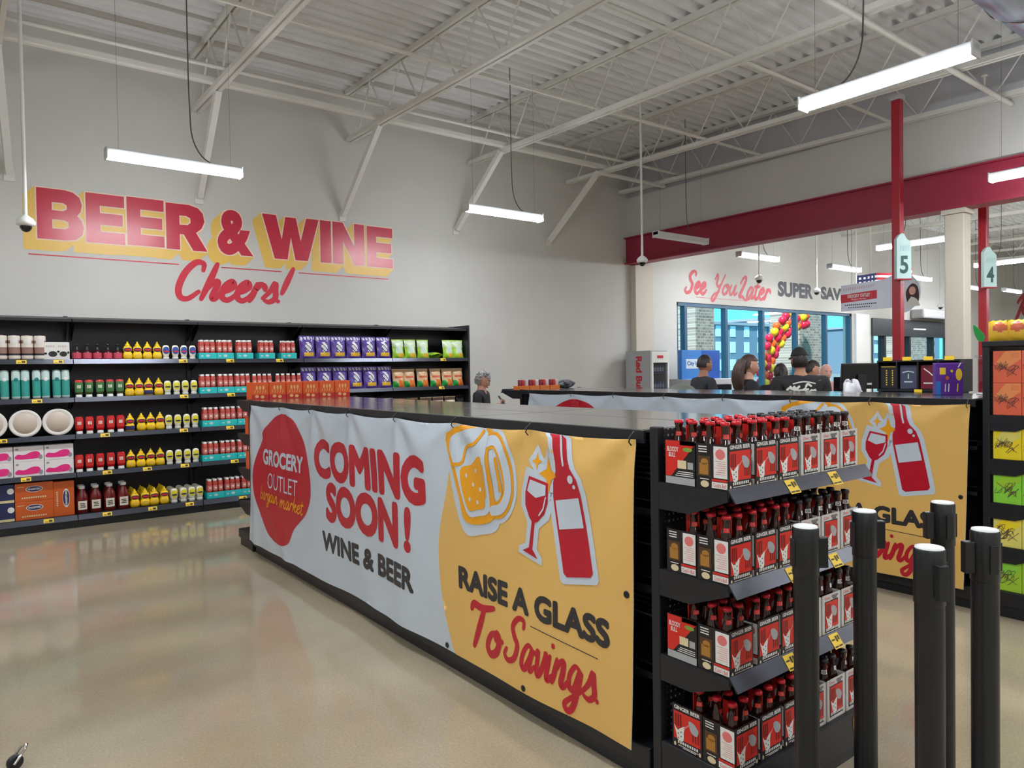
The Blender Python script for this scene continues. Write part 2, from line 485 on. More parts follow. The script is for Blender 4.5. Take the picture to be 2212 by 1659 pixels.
b = MB()
b.box(XL, 9.5, 0, 11.5, 9.75, 5.75)
b.box(11.5, 9.5, 2.93, 18.5, 9.75, 5.75); b.box(11.5, 9.5, 0, 18.5, 9.75, 0.12)
b.box(18.5, 9.5, 0, 19.5, 9.75, 5.75)
b.box(19.5, 9.5, 2.85, 24.6, 9.75, 5.75)
b.box(24.6, 9.5, 0, XR, 9.75, 5.75)
struct(b.build('wall_front', 'wall'))
b = MB(); b.box(XL - .2, YB, 0, XL, YF, 5.75); struct(b.build('wall_left', 'wall'))
b = MB(); b.box(XL, YB - .2, 0, XR, YB, 5.75); struct(b.build('wall_back', 'wall'))
b = MB(); b.box(XR, YB, 0, XR + .2, YF, 5.75); struct(b.build('wall_right', 'wall'))
b = MB(); b.box(10.06, YB, 4.06, 10.26, YF, 4.80); struct(b.build('wall_middle', 'wall'))
b = MB(); b.box(10.12, YB, 4.80, 10.26, YF, 5.62); struct(b.build('trim_1', 'wall_grey'))
b = MB(); b.box(10.15, 9.36, 0, 10.66, 9.5, 3.55, bev=.01); struct(b.build('trim_2', 'beige'))
b = MB(); b.box(18.55, 9.42, 0, 19.25, 9.5, 2.93); struct(b.build('trim_3', 'white'))

# red wide-flange beam over the opening between the two halves of the store
bm_ = thing('steel_beam', 'long red painted steel beam spanning the opening towards the checkouts', 'beam', (10.12, 0, 3.56))
b = MB(); b.box(-.08, YB, .02, .08, 9.49, .48); b.build('web', 'beam_red', bm_)
b = MB(); b.box(-.14, YB, 0, .14, 9.49, .022); b.build('flange', 'beam_red', bm_)
b = MB(); b.box(-.14, YB, .478, .14, 9.49, .50); b.build('flange', 'beam_red', bm_)
def column(y, label):
    c = thing('support_column', label, 'column', (10.15, y, 0))
    b = MB(); b.box(-.11, -.115, .02, .11, .115, 3.5, bev=.012); b.build('shaft', 'beige', c)
    b = MB(); b.box(-.15, -.15, 0, .15, .15, .02); b.build('base_plate', 'beige', c)
    b = MB(); b.box(-.14, -.14, 3.5, .14, .14, 3.558); b.build('cap_plate', 'beige', c)
column(3.84, 'beige square steel column under the red beam, right of the lane 5 pole')
column(-3.0, 'beige square steel column under the red beam, nearer than the picture edge')

# bar joists
def joist(x, label, y0=YB, y1=9.48):
    j = thing('bar_joist', label, 'roof joist', (x, 0, 0), 0, 'white open web roof joists')
    b = MB()
    for dx in (-.055, .012):
        z0, z1 = zdeck(y0), zdeck(y1)
        b.add([(dx, y0, z0 - .06), (dx + .043, y0, z0 - .06), (dx + .043, y0, z0 - .001), (dx, y0, z0 - .001),
               (dx, y1, z1 - .06), (dx + .043, y1, z1 - .06), (dx + .043, y1, z1 - .001), (dx, y1, z1 - .001)],
              [(0, 1, 2, 3), (7, 6, 5, 4), (0, 4, 5, 1), (1, 5, 6, 2), (2, 6, 7, 3), (3, 7, 4, 0)])
    b.build('top_chord', 'steel', j)
    b = MB()
    for dx in (-.055, .012):
        z0, z1 = zchord(y0), zchord(y1)
        b.add([(dx, y0, z0 - .025), (dx + .043, y0, z0 - .025), (dx + .043, y0, z0 + .03), (dx, y0, z0 + .03),
               (dx, y1, z1 - .025), (dx + .043, y1, z1 - .025), (dx + .043, y1, z1 + .03), (dx, y1, z1 + .03)],
              [(0, 1, 2, 3), (7, 6, 5, 4), (0, 4, 5, 1), (1, 5, 6, 2), (2, 6, 7, 3), (3, 7, 4, 0)])
    b.build('bottom_chord', 'steel', j)
    b = MB(); y = y1 - .25; up = False; pts = []
    while y > y0 + .1:
        pts.append((0, y, zdeck(y) - .05 if up else zchord(y) + .01)); up = not up; y -= .42
    b.tube(pts, .013, 6, smooth=False)
    b.build('web', 'steel', j)
    return j
JL = ['white open web roof joist over the left end of the wall shelving',
      'white open web roof joist above the hanging light left of the wall lettering',
      'white open web roof joist meeting the wall over the W of WINE',
      'white open web roof joist meeting the wall above the middle hanging light',
      'white open web roof joist running above the long near light to the wall corner',
      'white open web roof joist alongside the wall above the red beam']
protoj = joist(0.35, JL[0])
for x, l in zip((2.4, 4.45, 6.5, 8.57, 9.9), JL[1:]): dup(protoj, (x, 0, 0), 0, l)
for k, x in enumerate((11.9, 13.95, 16.0, 18.05, 20.1, 22.15, 24.2, 26.25)):
    dup(protoj, (x, 0, 0), 0, ORD[k] + ' white roof joist beyond the red beam, counted from the beam')
for k, x in enumerate((-1.7, -3.75)):
    dup(protoj, (x, 0, 0), 0, ('first', 'second')[k] + ' white roof joist past the left edge of the view')

def brace(x0, x1, label):
    t = thing('diagonal_brace', label, 'brace', (x0, 9.48, 3.80), 0, 'diagonal braces from the wall to the joists')
    d = Vector((x1 - x0, -.90, 1.06))
    q = MB(); q.tube([(0, -.02, .02), d], .05, 4, smooth=False); q.build('strut', 'steel', t)
    q = MB(); q.box(-.05, -.002, -.06, .05, .018, .06); q.build('wall_plate', 'steel', t)
for x0, x1, l in ((.476, .36, 'white diagonal wall brace at the far left edge of the wall'),
                  (2.414, 2.42, 'white diagonal wall brace passing behind the hanging light over BEER'),
                  (4.319, 4.45, 'white diagonal wall brace ending just above the W of WINE'),
                  (6.213, 6.45, 'white diagonal wall brace behind the left end of the middle hanging light'),
                  (8.112, 8.45, 'white diagonal wall brace right of the middle hanging light')):
    brace(x0, x1, l)
q = MB(); q.box(XL, 8.50, 4.895, 8.72, 8.58, 4.975, bev=.015)
tag(q.build('bracing_tube', 'steel'), 'long white steel tube joining the joist ends before the lettered wall', 'steel tube')
q = MB(); q.box(8.4, 8.50, 4.80, 10.04, 8.56, 4.855, bev=.012)
tag(q.build('bracing_tube', 'steel'), 'short white steel tube in the ceiling corner above the red beam', 'steel tube')
for yy, zz, l in ((8.15, 4.945, 'white bridging bar tying the joists nearest the lettered wall'),
                  (6.5, 4.865, 'white bridging bar crossing the joists over the near shelving run'),
                  (4.55, 4.825, 'white bridging bar crossing the joists near the top right light')):
    q = MB(); q.tube([(XL, yy, zz), (10.0, yy, zz)], .022, 6)
    tag(q.build('bridging_bar', 'steel'), l, 'bridging bar', 'bridging bars between the joists')
t = thing('sprinkler_pipe', 'white sprinkler pipe crossing under the joists above the long light', 'pipe', (0, 3.2, 4.68))
q = MB(); q.tube([(XL, 0, 0), (10.0, 0, 0)], .03, 10); q.build('pipe_run', 'steel', t)
for x in (-3, 0, 3, 6.2, 9.2):
    q = MB(); q.tube([(x, 0, .02), (x, 0, .14)], .01, 8); q.lathe([(.03, .14), (.03, .15)], (x, 0, 0), 10); q.build('sprinkler_head', 'steel', t)
t = thing('air_duct', 'large round silver air duct in the top right corner', 'duct', (0, 1.67, 4.15))
mt['duct'] = M('galvanised_duct', (150, 162, 184), rough=0.25, metal=0.8, var=0.05, scale=2)
q = MB(); q.lathe([(.30, 2.4), (.30, 10.0)], n=40, axis='x'); q.build('duct_tube', 'duct', t)
for x in (3.2, 4.0, 4.8, 5.6, 6.4, 7.2, 8.0, 8.8, 9.6):
    q = MB(); q.lathe([(.302, x), (.312, x + .012), (.302, x + .024)], n=40, axis='x'); q.build('seam_ring', 'chrome', t)

# ------------------------------------------------------------------ storefront glazing
w1 = MB()
for x in (11.5, 18.43): w1.box(x, 9.53, .12, x + .07, 9.65, 2.93)
w1.box(11.5, 9.53, 2.86, 18.5, 9.65, 2.93); w1.box(11.5, 9.53, .12, 18.5, 9.65, .2)
win = struct(w1.build('window_1', 'mullion')); 
xs = [11.57, 11.82, 13.18, 14.56, 15.94, 17.28, 18.43]
for x in xs[1:-1]:
    q = MB(); q.box(x - .04, 9.53, .2, x + .04, 9.65, 2.86); q.build('mullion', 'mullion', win)
for x0, x1 in zip(xs, xs[1:]):
    q = MB(); q.box(x0, 9.585, .2, x1, 9.593, 2.86); q.build('pane', 'glass', win)
d = MB()
for x in (19.5, 20.25, 21.75, 23.3, 24.5): d.box(x, 9.5, 0, x + .1, 9.68, 2.85)
d.box(19.5, 9.46, 2.38, 24.6, 9.7, 2.85)
door = struct(d.build('door_1', 'door_dark'))
for x0, x1 in ((19.6, 20.25), (20.35, 21.75), (21.85, 23.3), (23.4, 24.5)):
    q = MB(); q.box(x0, 9.6, .04, x1, 9.606, 2.38); q.build('pane', 'glass', door)
q = MB(); q.box(21.9, 9.445, 2.58, 22.7, 9.459, 2.62); q.build('header_label', 'white', door)
t = thing('air_curtain', 'long grey air curtain unit over the dark sliding doors', 'air curtain', (23.0, 9.3, 2.9))
q = MB(); q.box(-1.2, -.18, 0, 1.2, .19, .26, bev=.05); q.build('casing', 'wall_grey', t)
q = MB(); q.box(-1.1, -.12, -.012, 1.1, .02, .005); q.build('outlet_grille', 'door_dark', t)

# ------------------------------------------------------------------ outside
q = MB(); q.box(-10, 9.75, -.12, 160, 120, -.02); struct(q.build('ground', 'asphalt'))
def pillar(x0, x1, y0, y1, label):
    q = MB(); q.box(x0, y0, -.02, x1, y1, 3.6)
    tag(q.build('brick_pillar', 'brick'), label, 'pillar', 'brick pillars outside the windows')
pillar(15.27, 16.05, 12.0, 14.6, 'pinkish brick pillar outside the window behind the man in black')
pillar(20.2, 21.8, 12.0, 13.0, 'wide grey brick pillar outside, right of the balloon arch')
pillar(27.4, 29.2, 12.0, 13.0, 'brick pillar outside the dark sliding doors')
mt['facade_blue'] = M('blue_facade', (106, 128, 150), rough=0.8, var=0.03, scale=.3)
mt['facade_grey'] = M('grey_facade', (150, 156, 170), rough=0.8, var=0.03, scale=.3)
mt['pane_pale'] = M('pale_window', (200, 222, 236), rough=0.2, var=0.03)
def building(x0, x1, h, m, label):
    t = thing('apartment_building', label, 'building', (x0, 60, 0), 0, 'buildings across the street')
    q = MB(); q.box(0, 0, -.02, x1 - x0, 12, h); q.build('wall', m, t)
    q = MB(); q.box(-.3, -.3, h, x1 - x0 + .3, 12.3, h + .35); q.build('roof', 'facade_grey', t)
    nx = int((x1 - x0) / 3.2)
    for k in range(nx):
        for z in (1.0, 3.4, 5.6):
            if z + 1.5 > h: continue
            q = MB(); q.box(1 + k * 3.2, -.06, z, 2.2 + k * 3.2, .02, z + 1.5); q.build('window', 'pane_pale', t)
building(79.5, 92.5, 7.2, 'facade_blue', 'blue grey apartment building seen through the left half of the windows')
building(93.0, 108.0, 8.2, 'facade_grey', 'taller grey apartment building behind the balloon arch')
building(120.0, 150.0, 7.6, 'facade_blue', 'blue apartment building seen right of the wide brick pillar')
# balloon arch
mt['bal_red'] = M('red_balloon', (226, 28, 70), rough=0.25, var=0.03)
mt['bal_orange'] = M('orange_balloon', (246, 100, 40), rough=0.25, var=0.03)
mt['bal_yellow'] = M('yellow_balloon', (252, 214, 40), rough=0.25, var=0.03)
mt['bal_pink'] = M('pink_balloon', (246, 90, 140), rough=0.25, var=0.03)
def balloon_fn(mn):
    def f():
        t = thing('balloon', '', 'balloon')
        q = MB(); q.lathe([(0.001, -.125), (.03, -.118), (.075, -.09), (.108, -.03), (.115, .03), (.098, .08), (.058, .108), (0.001, .118)], n=16); q.build('body', mn, t)
        q = MB(); q.lathe([(.012, -.14), (.004, -.122)], n=8); q.build('knot', mn, t)
        return t
    return Maker(f)
bal = {k: balloon_fn('bal_' + k) for k in ('red', 'orange', 'yellow', 'pink')}
dense = smooth2([(17.55, .12), (17.60, .9), (17.74, 1.6), (17.93, 2.02), (18.26, 2.36), (18.63, 2.66), (19.14, 2.87), (19.8, 3.0)], 40)
arch = [dense[0]]
for p in dense:
    if (Vector(p) - Vector(arch[-1])).length > .235: arch.append(p)
for i, (ax, az) in enumerate(arch):
    tv = (Vector(arch[min(i + 1, len(arch) - 1)]) - Vector(arch[max(i - 1, 0)])).normalized()
    for s_ in (-1, 0, 1):
        col = ['red', 'orange', 'yellow', 'red', 'red', 'orange', 'yellow', 'red'][(i * 3 + (s_ + 1) * 2) % 8]
        o = bal[col]((ax - tv.y * .225 * s_, 11.5 + .05 * (i % 2), max(.16, az + tv.x * .225 * s_ + .04)), f'{col} balloon of the arch outside the window', group=f'{col} balloons of the arch')
for i in range(11):
    bal['pink']((22.6 + .16 * (i % 2), 11.6, .16 + .235 * i), 'pink balloon of the column outside, right of the wide brick pillar', group='pink balloons by the doors')

# ------------------------------------------------------------------ ceiling fixtures
def lamp_fn(lit=True):
    def f():
        t = thing('hanging_light', '', 'light fixture')
        q = MB(); q.box(-.61, -.055, .035, .61, .055, .095, bev=.008); q.build('housing', 'lamp_house', t)
        q = MB()
        P = [(-.062, .036), (-.06, .012), (-.03, 0), (.03, 0), (.06, .012), (.062, .036)]
        nn = len(P)
        q.add([(-.6, a, z) for a, z in P] + [(.6, a, z) for a, z in P], [(i, nn + i, nn + i + 1, i + 1) for i in range(nn - 1)])
        q.build('diffuser', 'lamp' if lit else 'lamp_off', t)
        for x in (-.61, .60):
            q = MB(); q.box(x, -.064, -.002, x + .012, .064, .1); q.build('end_cap', 'lamp_house', t)
        for x in (-.5, .5):
            q = MB(); q.tube([(x, 0, .095), (x, 0, 1.96)], .0012, 5, cap=False); q.build('hanger_wire', 'cord', t)
        q = MB(); q.tube([(.35, 0, .09)] + [(.35 - .22 * sin(i / 8 * pi / 2), 0, .1 + .35 * (1 - cos(i / 8 * pi / 2))) for i in range(1, 9)] + [(.12, 0, .8), (.12, 0, 1.95)], .006, 6)
        q.build('power_cord', 'cord', t)
        return t
    return Maker(f)
lamp = lamp_fn(True); lamp_dark = lamp_fn(False)
def L(x, y, label, along='x', lit=True):
    (lamp if lit else lamp_dark)((x, y, 3.6), label, 0 if along == 'x' else pi / 2, 'four foot hanging strip lights')
L(1.71, 7.47, 'lit hanging strip light in front of the BEER lettering')
L(5.66, 7.48, 'lit hanging strip light on the wall right of WINE')
L(9.09, 7.40, 'unlit hanging strip light against the left end of the red beam', lit=False)
L(5.28, 2.49, 'largest, nearest lit strip light at the top right', 'y')
L(9.09, 2.50, 'lit strip light cut by the right edge in front of the red beam', 'y')
L(11.87, 7.87, 'lit strip light beyond the red beam above the red script lettering')
L(14.9, 7.81, 'lit strip light beyond the red beam above the dark SUPER lettering')
L(12.82, 5.52, 'lit strip light beyond the red beam behind the number 5 sign', 'y')
L(18.2, 7.74, 'lit strip light beyond the red beam just right of the number 5 sign')
L(16.95, 5.48, 'lit strip light beyond the red beam behind the number 4 sign', 'y')
L(22.0, 7.92, 'lit strip light over the sliding doors, left of the number 4 sign')
L(24.0, 7.67, 'lit strip light at the right edge beyond the number 4 sign')
for x in (1.5, -2.2): L(x, 2.5, ('strip light behind the viewer, left of the shelving' if x > 0 else 'strip light behind the viewer by the left wall'), 'y')
L(-2.2, 7.47, 'strip light along the lettered wall past the left edge')
for i, (x, y) in enumerate(((-2.2, -1.5), (1.5, -1.5), (5.28, -1.5), (9.09, -1.5), (-2.2, -5.3), (1.5, -5.3), (5.28, -5.3), (9.09, -5.3), (12.82, 1.2), (16.95, 1.2), (21, 4.5), (12.82, -3), (16.95, -3), (21, 0), (25, 3), (29, 6), (29, 0))):
    L(x, y, ORD[i % 12] + (' strip light' if i < 12 else ' further strip light') + ' outside the view, counted from the left wall', 'y')

def dome_cam(x, y, ztop, z, label):
    t = thing('dome_camera', label, 'security camera', (x, y, z), 0, 'white dome cameras on poles')
    q = MB(); q.tube([(0, 0, .06), (0, 0, ztop - z)], .017, 10); q.build('pole', 'white', t)
    q = MB(); q.lathe([(.05, -.03), (.075, -.02), (.08, .01), (.06, .04), (.02, .07), (.018, .075)], n=20); q.build('housing', 'white', t)
    q = MB(); q.lathe([(.004, -.085), (.03, -.075), (.048, -.05), (.05, -.03)], n=16); q.build('dome', 'dark_glass', t)
dome_cam(.52, 8.05, zdeck(8.05) + .02, 3.05, 'white dome camera on a pole at the left edge before the B of BEER')
dome_cam(7.9, 7.15, zdeck(7.15) + .02, 3.17, 'white dome camera on a pole at the left end of the red beam')
dome_cam(11.3, 7.48, zdeck(7.48) + .02, 3.16, 'white dome camera on a pole before the red script lettering')
dome_cam(14.3, 8.1, zdeck(8.1) + .02, 3.16, 'white dome camera on a pole before the SUPER lettering')
dome_cam(16.2, 7.9, zdeck(7.9) + .02, 3.14, 'white dome camera on a pole in front of the oval hanging sign')
dome_cam(20.2, 8.05, zdeck(8.05) + .02, 3.08, 'white dome camera on a pole above the sliding doors')

# ================================================================== lettering on the walls
def on_wall(off): return lambda a, z: (a, 9.5 - off, z)
s = thing('lettering_sign', 'large red BEER & WINE lettering with gold drop shadow and Cheers! script', 'wall sign', (0, 0, 0))
LET = [('B', .716, 3.151, 1.163, 3.714), ('E', 1.187, 3.155, 1.58, 3.72), ('E', 1.606, 3.163, 2.007, 3.728), ('R', 2.03, 3.155, 2.492, 3.713),
       ('&', 2.626, 3.137, 3.07, 3.715), ('W', 3.195, 3.14, 3.969, 3.717), ('I', 3.988, 3.14, 4.145, 3.72), ('N', 4.17, 3.14, 4.648, 3.722), ('E', 4.692, 3.136, 5.1, 3.716)]
sh = MB(); ol = MB(); fr = MB()
GLY = {
 'B': ([(0, 0), (.62, 0), (.82, .03), (.96, .13), (1, .28), (.96, .42), (.86, .51), (.94, .6), (.97, .74), (.92, .88), (.78, .97), (.6, 1), (0, 1)],
       [[(.32, .58), (.32, .74), (.56, .74), (.64, .70), (.64, .62), (.56, .58)], [(.32, .22), (.32, .40), (.58, .40), (.67, .36), (.67, .26), (.58, .22)]]),
 'E': ([(0, 0), (1, 0), (1, .23), (.36, .23), (.36, .375), (.95, .375), (.95, .61), (.36, .61), (.36, .76), (1, .76), (1, 1), (0, 1)], []),
 'R': ([(0, 0), (.33, 0), (.33, .34), (.43, .34), (.66, 0), (1.02, 0), (.74, .40), (.88, .5), (.96, .66), (.92, .84), (.8, .95), (.58, 1), (0, 1)],
       [[(.33, .55), (.33, .75), (.5, .75), (.6, .71), (.61, .61), (.53, .55)]]),
 'W': ([(0, 1), (.235, 1), (.33, .45), (.40, .98), (.585, .98), (.665, .45), (.775, 1), (1, 1), (.79, 0), (.565, 0), (.49, .52), (.425, 0), (.20, 0)], []),
 'I': ([(0, 0), (1, 0), (1, 1), (0, 1)], []),
 'N': ([(0, 0), (.32, 0), (.32, .56), (.68, 0), (1, 0), (1, 1), (.68, 1), (.68, .44), (.32, 1), (0, 1)], []),
}
def letter(mb, ch, x0, z0, x1, z1, off, grow, dx=0.0, dz=0.0):
    shifts = [(0, 0)] if not grow else [(a * grow, c * grow) for a in (-1, 0, 1) for c in (-1, 0, 1)]
    for k, (a, c) in enumerate(shifts):
        fn = lambda u, v: (x0 + dx + a + u * (x1 - x0), 9.5 - off - k * 1.2e-5, z0 + dz + c + v * (z1 - z0))
        if ch == '&': mb.text('&', (0, 0, 1, 1), fn, 0, .05)
        else: mb.flat(GLY[ch][0], fn, 0, GLY[ch][1])
for ch, x0, z0, x1, z1 in LET:
    for k in range(1, 9): letter(sh, ch, x0, z0, x1, z1, .002 + .00025 * (9 - k), .016, -.014 * k, -.014 * k)
    letter(ol, ch, x0, z0, x1, z1, .005, .013)
    letter(fr, ch, x0, z0, x1, z1, .007, 0)
sh.build('drop_shadow', 'sign_gold', s); ol.build('outline', 'sign_cream', s); fr.build('lettering', 'sign_red', s)
q = MB(); brush(q, 'Cheers!', (2.15, 2.555, 3.60, 3.02), on_wall(.004), 0, .145, .22); q.build('script', 'script_red', s)
for x0, x1 in ((.628, 2.166), (2.666, 3.44), (3.672, 5.02)):
    q = MB(); q.box(x0, 9.496, 2.967, x1, 9.4995, 2.979); q.build('rule', 'script_red', s)
s = thing('lettering_sign', 'red See You Later script followed by dark capitals above the windows', 'wall sign', (0, 0, 0))
mt['char_text'] = M('charcoal_lettering', (66, 68, 74), rough=0.5, var=0.02)
mt['faded_red'] = M('faded_red_script', (206, 92, 102), rough=0.5, var=0.04)
q = MB(); brush(q, 'See', (11.76, 3.13, 12.45, 3.58), on_wall(.004), 0, .15, .2)
brush(q, 'You', (12.62, 3.0, 13.52, 3.58), on_wall(.004), 0, .12, .2); brush(q, 'Later', (13.6, 3.07, 14.78, 3.58), on_wall(.004), 0, .14, .2)
q.build('script', 'faded_red', s)
q = MB(); q.text('SUPER', (15.09, 3.215, 16.6, 3.57), on_wall(.004), 0, .05); q.text('SAVERS', (16.96, 3.235, 18.75, 3.55), on_wall(.004), 0, .05)
q.build('capitals', 'char_text', s)
q = MB(); q.box(12.1, 9.496, 3.05, 13.9, 9.4995, 3.058); q.build('rule', 'faded_red', s)
s = thing('lettering_sign', 'red script letter R cut by the right edge of the picture', 'wall sign', (0, 0, 0))
q = MB(); brush(q, 'R', (29.9, 2.9, 32.2, 4.1), on_wall(.004), 0, .16, .15); q.build('script', 'vinyl_red', s)

# ================================================================== black wall shelving
TOPS = [1.80, 1.39, .995, .585, .135]
SW = ['leftmost against the lettered wall', 'holding the ketchup and mustard', 'holding the teal trays of drinks', 'holding the purple snack bags', 'with the end panel, holding the green snack bags']
TAGX = {0: [[.505, .83], [.63], [.321], [.515], [.699]], 1: [[2.06], [2.06], [1.244, 2.047], [1.256, 1.653, 2.049], [1.239, 1.691, 2.085]],
        2: [[2.588, 3.191], [2.59], [2.569], [2.612], [2.692]], 3: [[], [], [], [], []], 4: [[5.602], [5.566], [], [], []]}
X0, PITCH = -.305, 1.27
for k in range(5):
    x0 = X0 + PITCH * k; x1 = x0 + PITCH
    t = thing('shelving_unit', 'black five tier shelving section, ' + SW[k], 'shelving', (x0, 9.45, 0), 0, 'black shelving sections along the wall')
    w = PITCH
    q = MB(); q.box(.012, -.06, .1, w - .012, -.045, 2.26); q.build('back_panel', 'black', t)
    for x in ((.02, w - .02) if k == 0 else (w - .02,)):
        q = MB(); q.box(x - .02, -.09, 0, x + .02, -.02, 2.29); q.build('upright', 'black', t)
    q = MB(); q.box(.002, -.50, 0, w - .002, -.05, .08); q.build('plinth', 'black', t)
    q = MB()
    q.add([(.004, -.48, 2.205), (w - .004, -.48, 2.205), (w - .004, -.48, 2.235), (.004, -.48, 2.235), (.004, -.05, 2.25), (w - .004, -.05, 2.25), (w - .004, -.05, 2.285), (.004, -.05, 2.285)],
          [(0, 1, 2, 3), (3, 2, 6, 7), (4, 5, 1, 0), (7, 6, 5, 4), (0, 3, 7, 4), (1, 5, 6, 2)])
    q.build('canopy', 'black', t)
    for x in (.03, w - .03):
        q = MB(); q.prism([(-.46, 2.21), (-.06, 2.25), (-.06, 2.02), (-.1, 2.02)], lambda a, c, d: (d, a, c), x - .004, x + .004); q.build('canopy_bracket', 'black', t)
    for r, z in enumerate(TOPS):
        q = MB(); yf = -.49 if r < 4 else -.52
        if r < 4: q.box(.004, yf, z - .03, w - .004, -.06, z)
        else: q.box(.004, yf, .08, w - .004, -.06, z)
        sh_ = q.build('shelf' if r < 4 else 'base_deck', 'black', t)
        q = MB(); zb = z - .045 if r < 4 else z - .05
        q.add([(.004, yf, z + .004), (w - .004, yf, z + .004), (w - .004, yf - .022, zb), (.004, yf - .022, zb), (.004, yf + .004, z + .004), (w - .004, yf + .004, z + .004), (w - .004, yf + .002, zb), (.004, yf + .002, zb)],
              [(0, 3, 2, 1), (4, 5, 6, 7), (0, 1, 5, 4), (3, 7, 6, 2), (0, 4, 7, 3), (1, 2, 6, 5)])
        q.build('price_rail', 'rail', sh_)
        for tx in TAGX[k][r]:
            q = MB(); a = tx - x0
            def tf(u, v, z=z, yf=yf): return (u, yf - .003 - .022 * (z - v) / .045 , v)
            q.flat([(a - .045, z - .04), (a + .045, z - .04), (a + .045, z - .002), (a - .045, z - .002)], tf, 0)
            q.flat([(a - .035, z - .032), (a - .005, z - .032), (a - .005, z - .026), (a - .035, z - .026)], lambda u, v: (u, tf(u, v)[1] - .001, v), 1)
            q.flat([(a + .002, z - .034), (a + .034, z - .034), (a + .034, z - .012), (a + .002, z - .012)], lambda u, v: (u, tf(u, v)[1] - .001, v), 1)
            q.build('price_tag', ['tag', 'ink'], sh_)
        if r < 4:
            for x in (.014, w - .014):
                q = MB(); q.prism([(-.42, z - .031), (-.06, z - .031), (-.06, z - .13), (-.09, z - .13)], lambda c, e, d: (d, c, e), x - .003, x + .003); q.build('bracket', 'black', sh_)
    if k == 4:
        q = MB(); q.box(w + .0, -.50, 0, w + .03, -.02, 2.29); q.build('end_panel', 'black', t)

# ------------------------------------------------------------------ groceries on it
C = lambda n, rgb, r=.4, **kw: mt.__setitem__(n, M(n, rgb, rough=r, **({'var': .03} | kw)))
C('towel_cream', (226, 216, 206), .6); C('towel_brown', (150, 116, 104), .6); C('pink_label', (196, 70, 92)); C('jam_dark', (72, 18, 30), .2)
C('mustard', (250, 206, 20), .3); C('navy', (40, 40, 92)); C('label_red', (208, 40, 40)); C('mayo', (240, 234, 214), .3); C('mayo_blue', (44, 78, 160)); C('mayo_lime', (226, 214, 50))
C('pale_cap', (206, 206, 196)); C('relish_green', (66, 120, 66)); C('relish_body', (74, 84, 40), .2); C('ketchup', (196, 14, 26), .25); C('white_cap', (236, 236, 232)); C('sauce', (110, 26, 22), .2)
C('label_cream', (232, 226, 214)); C('teal', (38, 196, 196)); C('teal_dark', (20, 122, 124)); C('teal_pack', (60, 160, 150), .25); C('pack_silver', (196, 220, 216), .25); C('juice', (186, 70, 62), .25); C('juice_pink', (212, 128, 122)); 
C('wipe_white', (234, 228, 230)); C('wipe_pink', (232, 40, 130)); C('wipe_grey', (150, 150, 156)); C('charcoal_orange', (206, 92, 34)); C('charcoal_navy', (30, 40, 84)); C('box_cream', (222, 204, 160)); C('plate_white', (236, 232, 226)); C('plate_grey', (128, 126, 122)); C('plate_print', (206, 190, 176))
C('box_white', (224, 220, 216)); C('berry', (34, 32, 36)); C('bag_purple', (96, 70, 160), .25, spec=.7); C('bag_white', (224, 224, 232), .3); C('bag_gold', (232, 186, 60), .3); C('bag_lime', (160, 206, 56), .3); C('bag_pale', (206, 222, 190), .3); C('bag_tan', (216, 180, 140), .35); C('bag_green', (40, 160, 70), .3); C('bag_orange', (236, 130, 60), .3); C('bag_rust', (206, 96, 60), .35)
C('bag_brown', (136, 112, 94), .6); C('bag_popcorn', (236, 216, 186), .4); C('bag_black', (24, 24, 28), .35); C('bag_clear', (190, 196, 204), .2); C('snack_orange', (240, 96, 34)); C('snack_red', (210, 40, 40)); C('snack_print', (248, 190, 120))

def front(y): return lambda a, z: (a, y, z)
def squeeze(name, body, profs, n=20, sy=.7):
    """profs: list of (part name, material, profile)"""
    def f():
        t = thing(name, '', body)
        for pn, mn, pr in profs:
            q = MB(); q.lathe(pr, n=n, sy=sy); q.build(pn, mn, t)
        return t
    return f
def label_wrap(t, mn, z0, z1, r, sy=.7, a0=-70, a1=70, part='label', shape=None, off=.002):
    """curved label on the front (-y side); shape(u) -> (lo, hi) fractions; r(z) radius"""
    q = MB(); N = 10; cols = []
    for i in range(N + 1):
        u = i / N; a = radians(a0 + (a1 - a0) * u) - pi / 2
        lo, hi = shape(u) if shape else (0, 1)
        col = []
        for j in range(5):
            z = z0 + (z1 - z0) * (lo + (hi - lo) * j / 4)
            rr = r(z) + off
            col.append((rr * cos(a), rr * sin(a) * sy - (0.0), z))
        cols.append(col)
    vs = [p for c in cols for p in c]
    fs = [(i * 5 + j, (i + 1) * 5 + j, (i + 1) * 5 + j + 1, i * 5 + j + 1) for i in range(N) for j in range(4)]
    q.add(vs, fs, 0, True); return q.build(part, mn, t)
def prof_r(prof):
    def r(z):
        for (r0, z0), (r1, z1) in zip(prof, prof[1:]):
            if z0 <= z <= z1: return r0 + (r1 - r0) * (z - z0) / max(1e-6, z1 - z0)
        return prof[-1][0]
    return r
oval = lambda u: (.5 - .5 * sqrt(max(0, 1 - (2 * u - 1) ** 2)), .5 + .5 * sqrt(max(0, 1 - (2 * u - 1) ** 2)))

